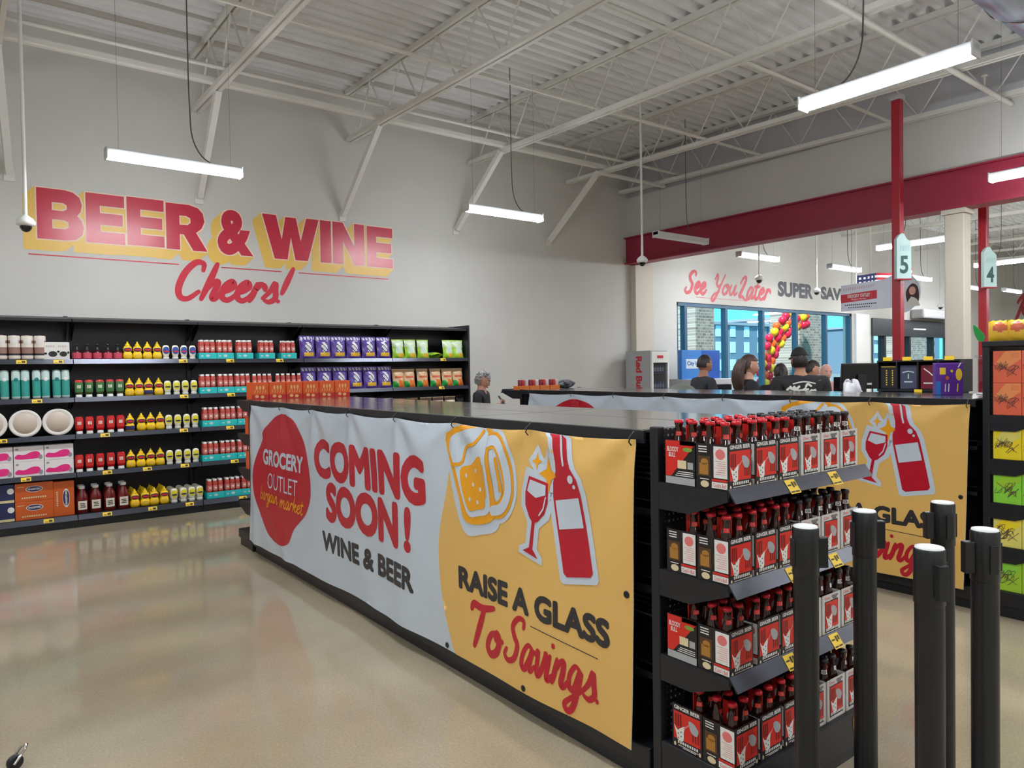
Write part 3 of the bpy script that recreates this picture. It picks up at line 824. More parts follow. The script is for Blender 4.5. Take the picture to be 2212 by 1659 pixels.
MUST = [(.03, 0), (.048, .006), (.05, .04), (.045, .07), (.036, .082), (.037, .09), (.044, .1), (.044, .125), (.036, .145), (.022, .155)]
def mustard_fn(band):
    def f():
        t = thing('mustard_bottle', '', 'bottle')
        q = MB(); q.lathe(MUST, n=20, sy=.72); q.build('bottle', 'mustard', t)
        q = MB(); q.lathe([(.024, .153), (.024, .166), (.012, .178), (.006, .2), (.003, .202)], n=14); q.build('nozzle_cap', 'mustard', t)
        lb = label_wrap(t, 'navy', .086, .132, prof_r(MUST), .72, -62, 62, 'label', oval)
        label_wrap(lb, 'label_red', .098, .12, prof_r(MUST), .72, -44, 44, 'name_band', oval, .0035)
        if band: label_wrap(t, 'navy', .004, .062, prof_r(MUST), .72, -80, 80, 'lower_label')
        else: label_wrap(t, 'bag_gold', .02, .058, prof_r(MUST), .72, -40, 40, 'lower_label', oval)
        return t
    return f
mustard = Maker(mustard_fn(False)); mustard_navy = Maker(mustard_fn(True))
MAYO = [(.026, .03), (.03, .034), (.037, .07), (.039, .105), (.036, .14), (.026, .158), (.012, .163), (.001, .164)]
def mayo_fn(mn):
    def f():
        t = thing('mayonnaise_bottle', '', 'bottle')
        q = MB(); q.lathe(MAYO, n=20, sy=.65); q.build('bottle', 'mayo', t)
        q = MB(); q.lathe([(.032, 0), (.034, .004), (.033, .026), (.026, .03)], n=16, sy=.7); q.build('flip_cap', 'pale_cap', t)
        lb = label_wrap(t, mn, .06, .145, prof_r(MAYO), .65, -60, 60, 'label', oval)
        label_wrap(lb, 'navy' if mn == 'mayo_lime' else 'label_red', .082, .1, prof_r(MAYO), .65, -46, 46, 'name_band', oval, .0035)
        return t
    return f
mayo = Maker(mayo_fn('mayo_lime')); mayo_b = Maker(mayo_fn('mayo_blue'))
KET = [(.024, .032), (.036, .036), (.04, .06), (.042, .12), (.04, .165), (.036, .178), (.03, .186)]
def ketchup_fn(name, body, lab, cap2):
    def f():
        t = thing(name, '', 'bottle')
        q = MB(); q.lathe(KET, n=20, sy=.72); q.build('bottle', body, t)
        q = MB(); q.lathe([(.032, 0), (.033, .004), (.03, .03), (.024, .033)], n=16, sy=.75); q.build('flip_cap', 'white_cap', t)
        lb = label_wrap(t, lab, .06, .168, prof_r(KET), .72, -62, 62)
        q = MB(); fl = lambda a, z: (a, -.0328, z)
        for a in (-.019, -.006, .007): q.flat([(a, .1), (a + .009, .1), (a + .009, .135), (a, .135)], fl, 0)
        q.build('label_print', 'label_cream', lb)
        if cap2: q = MB(); q.lathe([(.041, .166), (.038, .18), (.03, .19)], n=20, sy=.74); q.build('top_band', 'label_red', t)
        return t
    return f
ketchup = Maker(ketchup_fn('ketchup_bottle', 'ketchup', 'label_red', False)); relish = Maker(ketchup_fn('relish_bottle', 'relish_body', 'relish_green', True))
def pump_fn():
    t = thing('syrup_bottle', '', 'bottle')
    pr = [(.036, 0), (.044, .006), (.045, .07), (.04, .088), (.018, .102)]
    q = MB(); q.lathe(pr, n=20); q.build('bottle', 'jam_dark', t)
    label_wrap(t, 'pink_label', .012, .074, prof_r(pr), 1, -85, 85)
    q = MB(); q.lathe([(.02, .1), (.021, .128), (.014, .132), (.008, .152), (.02, .158), (.02, .17), (.004, .174)], n=14); q.build('cap', 'black', t)
    return t
pump = Maker(pump_fn)
def jug_fn():
    t = thing('sauce_jug', '', 'jug')
    pr = [(.052, 0), (.06, .008), (.06, .15), (.052, .2), (.03, .25), (.024, .265)]
    q = MB(); q.lathe(pr, n=24, sy=.8); q.build('jug', 'sauce', t)
    q = MB(); q.lathe([(.03, .262), (.031, .29), (.027, .294)], n=18); q.build('cap', 'white_cap', t)
    lb = label_wrap(t, 'label_cream', .04, .135, prof_r(pr), .8, -42, 42)
    q = MB()
    for i, (a, c) in enumerate(((-.026, .026), (-.02, .024), (-.028, .02))): q.flat([(a, .065 + .018 * i), (c, .065 + .018 * i), (c, .075 + .018 * i), (a, .075 + .018 * i)], lambda a, z: (a, -.0505, z), 0)
    q.build('label_print', 'ink', lb)
    return t
jug = Maker(jug_fn)
def towel_fn():
    t = thing('paper_towel_roll', '', 'paper towels')
    q = MB(); q.lathe([(.02, 0, 0), (.05, .002, 0), (.054, .02, 0), (.054, .045, 2), (.054, .065, 1), (.054, .13, 0), (.054, .17, 1), (.054, .2, 0), (.054, .235, 0), (.05, .25, 0), (.02, .252, 0)], n=24); q.build('wrapped_roll', ['towel_cream', 'towel_brown', 'bag_black'], t)
    q = MB(); q.lathe([(.02, .251), (.02, .256)], n=14); q.build('core_end', 'towel_brown', t)
    label_wrap(t, 'box_white', .17, .215, lambda z: .054, 1, -40, 40)
    return t
towel = Maker(towel_fn)
def tealpack_fn():
    t = thing('towel_pack', '', 'paper towels')
    for x in (-.04, .04):
        q = MB(); q.lathe([(.02, 0, 1), (.036, .004, 1), (.039, .03, 0), (.039, .12, 0), (.039, .2, 1), (.039, .28, 1), (.034, .3, 1), (.012, .305, 1)], (x, 0, 0), n=18); q.build('wrapped_roll', ['teal_pack', 'pack_silver'], t)
    q = MB(); q.ball((-.04, -.038, .205), .02, .003, .02, 12, 6); q.build('round_print', 'teal_dark', t)
    q = MB(); q.ball((.04, -.038, .205), .02, .003, .02, 12, 6); q.build('round_print', 'white', t)
    return t
tealpack = Maker(tealpack_fn)
def plates_fn():
    t = thing('paper_plate_pack', '', 'paper plates')
    q = MB(); q.lathe([(.14, .0), (.143, .02), (.143, .2)], n=36, axis='y'); q.build('plate_stack', 'plate_grey', t)
    q = MB(); q.lathe([(.001, -.004), (.1, -.006), (.118, -.014), (.14, -.018), (.143, -.012), (.143, .004)], n=36, axis='y'); q.build('front_plate', 'plate_white', t)
    q = MB(); q.lathe([(.001, -.012), (.105, -.012), (.108, -.006)], n=30, axis='y')
    q.build('centre_print', 'plate_print', t)
    return t
plates = Maker(plates_fn)
def carton(name, cat, w, d, h, base, prints):
    """prints: (part, material, callable(MB, fn)) drawn on the front"""
    def f():
        t = thing(name, '', cat)
        q = MB(); q.box(-w / 2, 0, 0, w / 2, d, h, bev=.004); q.build('carton', base, t)
        for pn, mn, fnc in prints:
            q = MB(); fnc(q); q.build(pn, mn, t)
        return t
    return Maker(f)
F1, F2, F3 = front(-.0015), front(-.0025), front(-.0035)
ell = lambda cx, cz, rx, rz, n=20: [(cx + rx * cos(2 * pi * i / n), cz + rz * sin(2 * pi * i / n)) for i in range(n)]
rect = lambda x0, z0, x1, z1: [(x0, z0), (x1, z0), (x1, z1), (x0, z1)]
paw = carton('sorbet_box', 'box', .235, .2, .185, 'box_white', [
    ('picture', 'berry', lambda q: [q.flat(ell(x, z, rx, rz), F1) for x, z, rx, rz in ((-.035, .06, .04, .03), (.06, .06, .035, .028), (-.1, .065, .014, .012), (.015, .085, .014, .012), (.105, .075, .01, .014))]),
    ('lettering', 'towel_brown', lambda q: [q.stroke([(x0 + .016 * i, .132), (x0 + .008 + .016 * i, .152)], .004, F1) for x0 in (-.095, .015) for i in range(5)])])
wipes = carton('wipes_pack', 'wipes', .262, .2, .158, 'wipe_white', [
    ('pink_swoosh', 'wipe_pink', lambda q: (q.flat(smooth2([(-.11, .03), (-.1, .075), (-.04, .07), (.03, .1), (.09, .09), (.08, .03)], 4, True), F1),)),
    ('corner_print', 'wipe_grey', lambda q: (q.flat(ell(.1, .04, .02, .025), F1), q.flat(rect(-.115, .12, -.09, .14), F1)))])
def kprint(cx, cz, rx, rz, rot=False):
    return [('badge', 'white', lambda q: q.flat(ell(cx, cz, rx, rz), F1)), ('badge_field', 'navy', lambda q: q.flat(ell(cx, cz, rx * .9, rz * .86), F2)),
            ('brand_lettering', 'white', (lambda q: q.text('KINGSFORD', (-rx * .75, cz - rz * .3, rx * .75, cz + rz * .3), F3, 0, .03)) if not rot else
             (lambda q: q.text('KINGSFORD', (-ry_, -rx * .3, ry_, rx * .3), lambda a, c: (cx - c, -.0035, cz + a), 0, .03)))]
ry_ = .085
coal = carton('charcoal_box', 'box', .335, .3, .192, 'charcoal_orange', kprint(0, .125, .075, .032) + [('slogan', 'box_cream', lambda q: ([q.flat(rect(-.11 + .02 * i, .03, -.096 + .02 * i, .045), F1) for i in range(11)], q.flat(rect(-.15, .15, -.09, .156), F1)))])
coal_up = carton('charcoal_box', 'box', .19, .3, .37, 'charcoal_orange', kprint(.02, .19, .032, .1, True) + [('slogan', 'box_cream', lambda q: [q.flat(rect(-.068, .11 + .02 * i, -.054, .124 + .02 * i), F1) for i in range(8)])])
navybox = carton('charcoal_box', 'box', .30, .3, .192, 'charcoal_navy', [('cream_band', 'box_cream', lambda q: q.flat(rect(-.149, .004, .149, .03), F1)), ('badge', 'white', lambda q: q.flat(ell(.12, .12, .03, .03), F1))])
def tray_fn():
    t = thing('drink_tray', '', 'tray')
    q = MB(); w, d, h = .197, .2, .075
    q.box(-w / 2, 0, 0, w / 2, d, .004); q.box(-w / 2, 0, .004, w / 2, .003, h); q.box(-w / 2, d - .003, .004, w / 2, d, h); q.box(-w / 2, .003, .004, -w / 2 + .003, d - .003, h); q.box(w / 2 - .003, .003, .004, w / 2, d - .003, h)
    q.build('card_tray', 'teal', t)
    q = MB(); q.flat(ell(0, .04, .022, .016), F1); q.flat(rect(-.075, .03, -.05, .045), F1); q.build('print', 'pack_silver', t)
    return t
tray = Maker(tray_fn)
def drink_fn():
    t = thing('drink_bottle', '', 'bottle')
    pr = [(.022, 0), (.0285, .004), (.0285, .185), (.022, .2), (.019, .205)]
    q = MB(); q.lathe(pr, n=16); q.build('bottle', 'juice', t)
    q = MB(); q.lathe([(.021, .204), (.021, .222), (.018, .225)], n=14); q.build('cap', 'white_cap', t)
    lb = label_wrap(t, 'juice_pink', .09, .15, prof_r(pr), 1, -55, 55)
    label_wrap(lb, 'label_cream', .11, .132, prof_r(pr), 1, -26, 26, 'label_print', oval, .0035)
    return t
drink = Maker(drink_fn)
def bag_fn(name, cat, w, h, d, mats, pick, lean=.0, part='bag'):
    def f():
        t = thing(name, '', cat)
        N, K = 14, 18; rnd = random.Random(len(mats) + int(w * 1000))
        for side in (1,):
            q = MB(); vs = []; fs = []; ms = []
            for sgn in (-1, 1):
                for j in range(K + 1):
                    for i in range(N + 1):
                        u, v = i / N, j / K
                        th = d / 2 * (1 - abs(2 * u - 1) ** 3) * max(0, (1 - abs(2 * v - .92) ** 4)) + (.004 if v > .97 or v < .03 else 0) * 0
                        cr = .004 * sin(u * 47 + sgn) * (1 if v > .9 or v < .06 else .25) + .004 * sin(u * 9 + v * 13)
                        ww = w * (1 - .07 * sin(pi * v))
                        vs.append(((u - .5) * ww, sgn * th + cr + lean * v, v * h))
                o = 0 if sgn < 0 else (N + 1) * (K + 1)
                for j in range(K):
                    for i in range(N):
                        a = o + j * (N + 1) + i; fc = (a, a + 1, a + N + 2, a + N + 1)
                        fs.append(fc if sgn < 0 else fc[::-1]); ms.append(pick((i + .5) / N, (j + .5) / K) if sgn < 0 else 0)
            q.add(vs, fs, ms, True); q.build(part, mats, t)
            q = MB(); q.box(-w * .47, -.006 + lean * .97, h * .955, w * .47, .004 + lean * .97, h * 1.0); q.build('crimped_top', mats[0], t)
        return t
    return Maker(f)
def pk_purple(u, v):
    if v > .86: return 1 if int(u * 14) % 3 else 0
    if (u - .52) ** 2 / .05 + (v - .52) ** 2 / .05 < 1: return 1 if (int(u * 14) + int(v * 18)) % 4 else 3
    if .1 < v < .3 and .18 < u < .85: return 2
    return 0
def pk_green(u, v):
    if v > .62: return 1
    if .3 < v < .62 and .2 < u < .8: return 1 if (int(u * 14) + int(v * 18)) % 2 else 2
    if .08 < v < .3 and .45 < u < .85: return 3
    return 0
def pk_tan(u, v):
    if (u - .15) ** 2 / .09 + v ** 2 / .13 < 1: return 1
    if v < .4 and u > .45: return 2
    if .5 < v < .62 and .15 < u < .85: return 3
    return 0
bag_p = bag_fn('snack_bag', 'snack bag', .215, .30, .10, ['bag_purple', 'bag_white', 'bag_gold', 'bag_black'], pk_purple, .03)
bag_g = bag_fn('snack_bag', 'snack bag', .19, .27, .09, ['bag_lime', 'bag_pale', 'pack_silver', 'bag_gold'], pk_green, .03)
bag_t = bag_fn('snack_bag', 'snack bag', .19, .26, .09, ['bag_tan', 'bag_green', 'bag_orange', 'bag_rust'], pk_tan, .03)
bag_br = bag_fn('paper_snack_bag', 'snack bag', .19, .24, .09, ['bag_brown', 'bag_tan'], lambda u, v: 1 if v > .93 else 0, .02)
bag_pop = bag_fn('popcorn_bag', 'snack bag', .19, .24, .09, ['bag_popcorn', 'bag_brown', 'bag_white'], lambda u, v: 1 if v > .78 else (2 if (int(u * 14) * 7 + int(v * 18) * 5) % 6 == 0 else 0), .02)
bag_cl = bag_fn('clear_snack_bag', 'snack bag', .2, .25, .09, ['bag_clear', 'bag_white', 'plate_grey'], lambda u, v: 1 if (int(u * 14) + int(v * 18)) % 3 == 0 else (2 if v > .7 and int(u * 14) % 2 else 0), .02)
bag_bk = bag_fn('black_snack_bag', 'snack bag', .15, .25, .08, ['bag_black', 'bag_white', 'bag_rust'], lambda u, v: 1 if (.35 < v < .5 and .2 < u < .8 and not .45 < u < .55) else 0, .02)

ROWN = ['top shelf', 'second shelf', 'third shelf', 'fourth shelf', 'bottom shelf']
FY = 8.99
def row(mk, xs, r, what, group, y=FY + .04, first=0, tail='', dz=0, total=None):
    nn = total or len(xs)
    for i, x in enumerate(xs):
        lab = f'{what}, {ORD[i + first]} from left, {ROWN[r]}' if nn > 1 else f'{what} on the {ROWN[r]}'
        mk((x, y, TOPS[r] + .0005 + dz), lab + tail, 0, f'{group} on the {ROWN[r]}')
row(towel, [.34, .452, .563, .674], 0, 'cream and brown wrapped paper towel roll', 'paper towel rolls', y=9.03)
paw((.82, FY, TOPS[0] + .0005), 'white box with dark berry pictures at the right of the paper towel rolls', 0)
row(pump, [1.008, 1.105, 1.202, 1.303, 1.399], 0, 'dark bottle with pink label and black cap', 'pink labelled bottles', y=9.04)
MX = [[1.5, 1.599, 1.702, 1.804], [1.509, 1.607, 1.704, 1.81], [1.505, 1.62, 1.717, 1.815], [1.504, 1.607, 1.707, 1.806], [1.533, 1.639, 1.734, 1.84]]
YX = [[1.894, 1.994, 2.087, 2.182], [1.902, 1.999, 2.093, 2.189], [1.905, 2.002, 2.099, 2.192], [1.905, 2.001, 2.098, 2.19], [1.943, 2.045, 2.137, 2.225]]
for r in range(5):
    for i, x in enumerate(MX[r]):
        nav = (r, i) in ((1, 2), (2, 0))
        (mustard_navy if nav else mustard)((x, 9.04, TOPS[r] + .0005), f'yellow mustard bottle{" with navy lower label" if nav else ""}, {ORD[i]} from the left on the {ROWN[r]}', 0, f'mustard bottles on the {ROWN[r]}')
    for i, x in enumerate(YX[r]):
        (mayo_b if r == 0 else mayo)((x, 9.03, TOPS[r] + .0005), f'white mayonnaise bottle with {"blue" if r == 0 else "yellow"} label, {ORD[i]} from the left on the {ROWN[r]}', 0, f'mayonnaise bottles on the {ROWN[r]}')
for j in (1, 2, 3):
    for i, x in enumerate(MX[4]): mustard((x, 9.04 + .09 * j, TOPS[4] + .0005), f'yellow mustard bottle {ORD[j]} behind the {ORD[i]} one of the bottom shelf', 0, 'mustard bottles behind the front row at the bottom')
    for i, x in enumerate(YX[4]): mayo((x, 9.03 + .08 * j, TOPS[4] + .0005), f'mayonnaise bottle {ORD[j]} behind the {ORD[i]} one of the bottom shelf', 0, 'mayonnaise bottles behind the front row at the bottom')
row(relish, [1.017, 1.112, 1.216, 1.314, 1.411], 1, 'upturned relish bottle with green label', 'relish bottles')
row(ketchup, [1.011, 1.109, 1.21, 1.312, 1.408], 2, 'red upturned ketchup bottle', 'ketchup bottles')
row(ketchup, [1.002, 1.099, 1.2, 1.303, 1.405], 3, 'red upturned ketchup bottle', 'ketchup bottles')
row(jug, [1.02, 1.15, 1.285, 1.42], 4, 'brown red sauce jug with cream label', 'sauce jugs', y=9.05)
for i, x in enumerate([1.02, 1.15, 1.285, 1.42]): jug((x, 9.17, TOPS[4] + .0005), f'sauce jug right behind the {ORD[i]} jug of the bottom shelf', 0, 'sauce jugs behind the front row')
row(tealpack, [.25, .42, .595, .77, .885 + .0], 1, 'teal wrapped pair of paper towel rolls', 'teal towel packs', y=9.03) if False else row(tealpack, [.32, .497, .675, .855], 1, 'teal wrapped pair of paper towel rolls', 'teal towel packs', y=9.03)
row(plates, [.232, .525, .815], 2, 'round white pack of paper plates on edge', 'paper plate packs', y=9.0, dz=.144)
for j in range(2):
    for i, x in enumerate([.28, .548, .815]):
        wipes((x, FY, TOPS[3] + .0005 + .159 * j), f'pink and white wipes pack, {ORD[i]} from the left in the {"upper" if j else "lower"} layer', 0, 'wipes packs on the fourth shelf')
for j in range(2):
    navybox((.262, FY, TOPS[4] + .0005 + .193 * j), f'{"upper" if j else "lower"} navy charcoal box at the left edge of the bottom shelf', 0, 'navy charcoal boxes')
    coal((.585, FY, TOPS[4] + .0005 + .193 * j), f'{"upper" if j else "lower"} orange charcoal box lying flat on the bottom shelf', 0, 'orange charcoal boxes')
coal_up((.848, FY, TOPS[4] + .0005), 'orange charcoal box standing upright on the bottom shelf', 0)
TR = [[2.345, 2.547, 2.78, 3.05, 3.328], [2.343, 2.548, 2.75], [2.366, 2.566, 2.768], [2.356, 2.556, 2.758], [2.398, 2.60, 2.80]]
for r in range(5):
    for i, x in enumerate(TR[r]):
        tray((x, FY, TOPS[r] + .0005), f'teal card drink tray, {ORD[i]} from the left on the {ROWN[r]}', 0, f'drink trays on the {ROWN[r]}')
        for j in range(2):
            for k in range(3):
                drink((x + (k - 1) * .0615, FY + .034 + .06 * j, TOPS[r] + .005), f'pink drink bottle, {"left middle right".split()[k]} {"in front" if j == 0 else "in second row"}, {ORD[i]} teal tray, {ROWN[r]}', 0, f'bottles in the trays on the {ROWN[r]}')
row(drink, [2.895, 2.957, 3.02, 3.083, 3.186, 3.252, 3.322, 3.392, 3.462], 1, 'loose pink drink bottle behind the orange boxes', 'loose drink bottles', y=9.03)
row(bag_p, [3.60, 3.82, 4.03, 4.25, 4.475, 4.70], 0, 'purple snack bag with gold lower print', 'purple snack bags', y=9.06)
row(bag_p, [3.61, 3.83, 4.05, 4.27, 4.49, 4.71], 1, 'purple snack bag with gold lower print', 'purple snack bags', y=9.06)
row(bag_g, [4.93, 5.125, 5.335, 5.765, 5.935], 0, 'green snack bag with pale top', 'green snack bags', y=9.06)
g = bag_g((5.50, 9.0, TOPS[0] + .035), 'green snack bag fallen flat on the top shelf', 0, 'green snack bags on the top shelf'); g.rotation_euler = (radians(-88), 0, .2); g.location = (5.55, 9.0, TOPS[0] + .05)
row(bag_t, [4.925, 5.10, 5.32, 5.54, 5.74, 5.925], 1, 'tan snack bag with green corner', 'tan snack bags', y=9.06)
row(bag_cl, [4.27, 4.505, 4.735], 2, 'clear snack bag with white print', 'clear snack bags', y=9.06)
row(bag_br, [4.945, 5.145], 2, 'plain brown paper snack bag', 'brown snack bags', y=9.06)
row(bag_pop, [5.375, 5.58, 5.785], 2, 'cream popcorn bag with brown top', 'popcorn bags', y=9.06)
bag_bk((5.97, 9.06, TOPS[2] + .0005), 'black snack bag with white print at the right end of the third shelf', 0)

# ================================================================== centre gondolas with banners
GY0, GY1 = 1.866, 6.60
def gondola(x0, x1, label):
    t = thing('gondola_shelving', label, 'shelving', (x0, 0, 0), 0, 'long double sided gondolas')
    w = x1 - x0
    q = MB(); q.box(.02, GY0, .0, w - .02, GY1 - .02, .06); q.build('plinth', 'black', t)
    for s_, (a, c) in (('base_deck', (0.0, w / 2 - .02)), ('base_deck', (w / 2 + .02, w))):
        q = MB(); q.box(a, GY0 - .0, .06, c, GY1, .15, bev=.006); q.build(s_, 'black', t)
    q = MB(); q.box(w / 2 - .015, GY0, .06, w / 2 + .015, GY1, 1.36); q.build('centre_panel', 'peg', t)
    ys = [GY0 + .02 + 1.173 * i for i in range(5)]
    for y in ys:
        q = MB(); q.box(w / 2 - .03, y - .02, 0, w / 2 + .03, y + .02, 1.365); q.build('upright', 'black', t)
    for z in (.46, .80, 1.10):
        for a, c in ((.04, w / 2 - .03), (w / 2 + .03, w - .04)):
            q = MB(); q.box(a, GY0 + .01, z - .03, c, GY1 - .01, z); q.box((a if a < .1 else c - .004), GY0 + .01, z - .055, (a + .004 if a < .1 else c), GY1 - .01, z + .005)
            q.build('shelf', 'black', t)
    for i, (a, c) in enumerate(zip(ys, ys[1:])):
        for u0, u1 in ((-.005, w / 2 - .004), (w / 2 + .004, w + .005)):
            q = MB(); q.box(u0, a + .003, 1.366, u1, c - .003, 1.381, bev=.004); q.build('top_panel', 'black_gloss', t)
    for x in (-.012, w):
        q = MB(); q.box(x, GY0, 1.33, x + .012, GY1, 1.378); q.build('top_rim', 'black', t)
    return t
gondola(2.07, 2.99, 'nearer long black gondola with banner, centre of the picture')
gondola(5.21, 6.11, 'farther black gondola with banner, behind the beer endcap')

# vinyl banner; u runs along the gondola towards the viewer, v is the height
GROM = [.17, .9, 1.52, 2.17, 2.82, 3.45, 4.07, 4.70]
def btop(u):
    for a, c in zip(GROM, GROM[1:]):
        if a <= u <= c: return 1.347 - .014 * sin(pi * (u - a) / (c - a))
    return 1.346
def relief_raw(u, v):
    d = .010 + .004 * sin(u * 2.3 + v * 1.1) + .005 * sin(u * 5.1 - v * 2.7) * (1.2 - v) + .003 * sin(u * 11 + v * 6) * (v < .6) * (.6 - v)
    for g in GROM:
        dx, dy = u - g, 1.36 - v
        r = sqrt(dx * dx + dy * dy)
        if r < 1.0: d += .0085 * cos(6.5 * atan2(dx, dy + .02)) * math.exp(-r / .3) * min(1, r / .14)
    d += .012 * math.exp(-((u - .62 - .9 * (.5 - v)) / .10) ** 2) * max(0, .75 - v) + .010 * math.exp(-((u - 2.3 - .8 * (.4 - v)) / .12) ** 2) * max(0, .6 - v)
    d += .012 * math.exp(-((u - 1.15 + .7 * (.4 - v)) / .09) ** 2) * max(0, .6 - v) + .012 * math.exp(-((u - .22) / .08) ** 2) * .8
    d += .009 * math.exp(-((u - 3.0 - .3 * (v - .6)) / .14) ** 2) * .7
    d = .010 + (d - .010) * 1.7
    if u > 4.45: d += .05 * (u - 4.45) * max(0, .7 - v) * 2
    return d
GU, GV = .04, .04
_rg = {}
def relief(u, v):
    """the folds, sampled on the sheet's own grid"""
    i, j = math.floor(u / GU), math.floor((v - .12) / GV)
    a, c = u / GU - i, (v - .12) / GV - j
    g = lambda i, j: _rg.setdefault((i, j), relief_raw(i * GU, .12 + j * GV))
    return (g(i, j) * (1 - a) + g(i + 1, j) * a) * (1 - c) + (g(i, j + 1) * (1 - a) + g(i + 1, j + 1) * a) * c
def banner_mesh():
    q = MB()
    Lf = lambda k: (lambda a, c: (a, c, k * .0018))
    WH, YE, RE, DK, AM = range(5)
    top = [(u, btop(u)) for u in [4.71 - i * .0507 for i in range(90)]]
    q.flat([(.02, .125), (1.2, .12), (2.4, .13), (3.6, .125), (4.67, .13)] + top, Lf(0), WH)
    edge = smooth2([(3.43, 1.346), (3.39, 1.04), (3.30, .77), (3.285, .59), (3.32, .36), (3.39, .17), (3.42, .126)], 5)
    q.flat(edge[::-1] [:1] + [(4.668, .131)] + [p for p in top if p[0] > 3.44] + edge[:-1], Lf(1), YE)
    # fruit logo with lettering
    q.flat(smooth2([(.9, 1.293), (.62, 1.2), (.47, 1.12), (.46, 1.06), (.31, .92), (.21, .70), (.27, .52), (.43, .37), (.6, .26), (.82, .22), (1.0, .27), (1.12, .40), (1.36, .56), (1.46, .74), (1.40, 1.0), (1.22, 1.22)], 5, True), Lf(1), RE)
    q.text('GROCERY', (.46, .85, 1.325, .985), Lf(2), WH, .0, .12, .007); q.text('OUTLET', (.57, .66, 1.20, .79), Lf(2), WH, -.004, .12)
    brush(q, 'bargain', (.39, .50, .80, .665), Lf(2), AM, .09, .1); brush(q, 'market', (.84, .535, 1.31, .655), Lf(2), AM, .1, .1)
    q.text('COMING', (1.55, .862, 3.165, 1.146), Lf(1), RE, .0, 0, .02); q.text('SOON', (1.745, .566, 2.83, .849), Lf(1), RE, .0, 0, .02)
    q.text('!', (2.91, .575, 3.0, .84), Lf(1), RE, .045)
    q.text('WINE & BEER', (1.68, .350, 3.02, .490), Lf(1), DK, .0, 0, .009)
    q.text('RAISE A GLASS', (3.47, .488, 4.56, .609), Lf(2), DK, .0, 0, .008)
    brush(q, 'To', (3.58, .225, 3.84, .455), Lf(2), RE, .145, .1); brush(q, 'Savings.', (3.86, .150, 4.48, .465), Lf(2), RE, .115, .15)
    q.stroke([(4.06, .450), (4.49, .432)], .004, Lf(2), DK)
    def frame(c, ang):
        ca, sa = cos(ang), sin(ang)
        return lambda k: (lambda a, t: (c[0] + a * ca + t * sa, c[1] - a * sa + t * ca, k * .0018))
    # wine bottle, leaning left
    F = frame((4.38, .745), -.20)
    half = [(.0, -.003), (.075, -.002), (.092, .015), (.092, .34), (.082, .40), (.05, .45), (.042, .49), (.04, .70)]
    def sym(pr, g=0): 
        return [(a + g if a > .01 else a, t + (-g if t <= .02 else 0)) for a, t in pr] + [(-(a + g) if a > .01 else -a, t + (-g if t <= .02 else 0)) for a, t in pr[::-1]]
    q.flat(sym(half[1:], .03), F(2), WH); q.flat(sym(half[1:]), F(3), RE)
    q.flat([(-.078, .2), (.078, .2), (.078, .325), (-.078, .325)], F(4), WH)
    for x_, t_, r_ in ((.045, .405, .018), (.062, .372, .009)): q.flat(ell(x_, t_, r_, r_), F(4), WH)
    q.stroke([(.012, .47), (.012, .60)], .012, F(4), WH); q.stroke([(-.03, .615), (.04, .615)], .006, F(4), WH)
    # wine glass, leaning right
    G = frame((4.06, .778), .19)
    gl = [(.055, .0), (.012, .03), (.010, .155), (.03, .168), (.066, .215), (.076, .27), (.062, .355)]
    q.flat(sym([(.085, -.02), (.085, .012), (.042, .04), (.042, .14), (.098, .2), (.108, .27), (.092, .39)]), G(2), WH); q.flat(sym(gl), G(3), RE)
    q.flat([(-.05, .342), (.05, .342), (.058, .30), (.0, .27), (-.062, .285)], G(4), WH)
    q.stroke([(.06, .29), (.055, .235), (.035, .2)], .008, G(4), WH)
    # sparkles
    def star(cx, cz, r, k, m): q.flat([(cx + (r if i % 2 == 0 else r * (.38 if m == AM else .62)) * sin(pi * i / 4) * .72, cz + (r if i % 2 == 0 else r * (.38 if m == AM else .62)) * cos(pi * i / 4)) for i in range(8)], Lf(k), m)
    star(4.115, 1.208, .075, 2, WH); star(4.19, 1.15, .125, 2, WH); star(4.115, 1.208, .04, 3, AM); star(4.19, 1.155, .085, 3, AM)
    # beer mug, leaning left at the top
    H = frame((3.66, .88), -.21)
    q.flat(smooth2([(-.15, -.05), (.0, -.08), (.15, -.05), (.19, .12), (.22, .30), (.21, .47), (-.21, .47), (-.2, .24)], 4, True), H(2), WH)
    hand = smooth2([(.12, .03), (.2, .04), (.27, .12), (.27, .28), (.22, .36), (.13, .36)], 5)
    q.stroke(hand, .13, H(2), WH); q.stroke(hand, .085, H(3), AM); q.stroke(hand, .05, H(4), WH); q.stroke([(.215, .12), (.215, .27)], .022, H(5), AM)
    q.flat(smooth2([(-.12, .0), (.0, -.03), (.13, .0), (.155, .15), (.16, .30), (.185, .46), (-.195, .46), (-.165, .26), (-.14, .12)], 4, True), H(4), AM)
    q.flat(smooth2([(-.09, .035), (.0, .012), (.1, .035), (.125, .2), (.13, .28), (.155, .43), (-.165, .43), (-.135, .26)], 4, True), H(5), WH)
    q.flat(smooth2([(-.078, .06), (.0, .045), (.07, .06), (.085, .2), (.09, .30), (.0, .27), (-.1, .25)], 4, True), H(6), AM)
    q.stroke([(.088, .1), (.1, .25)], .012, H(6), AM)
    q.stroke(smooth2([(-.155, .29), (-.08, .29), (-.03, .36), (.06, .37), (.14, .42)], 5), .018, H(6), AM)
    for x_, t_ in ((-.05, .22), (.04, .235), (.0, .17), (.055, .14), (-.045, .1), (.015, .08)): q.flat(ell(x_, t_, .009, .011, 12), H(7), WH)
    bm = bmesh.new()
    vs = [bm.verts.new(p) for p in q.v]
    for f, mi in zip(q.f, q.m):
        try: fc = bm.faces.new([vs[i] for i in f]); fc.material_index = mi
        except ValueError: pass
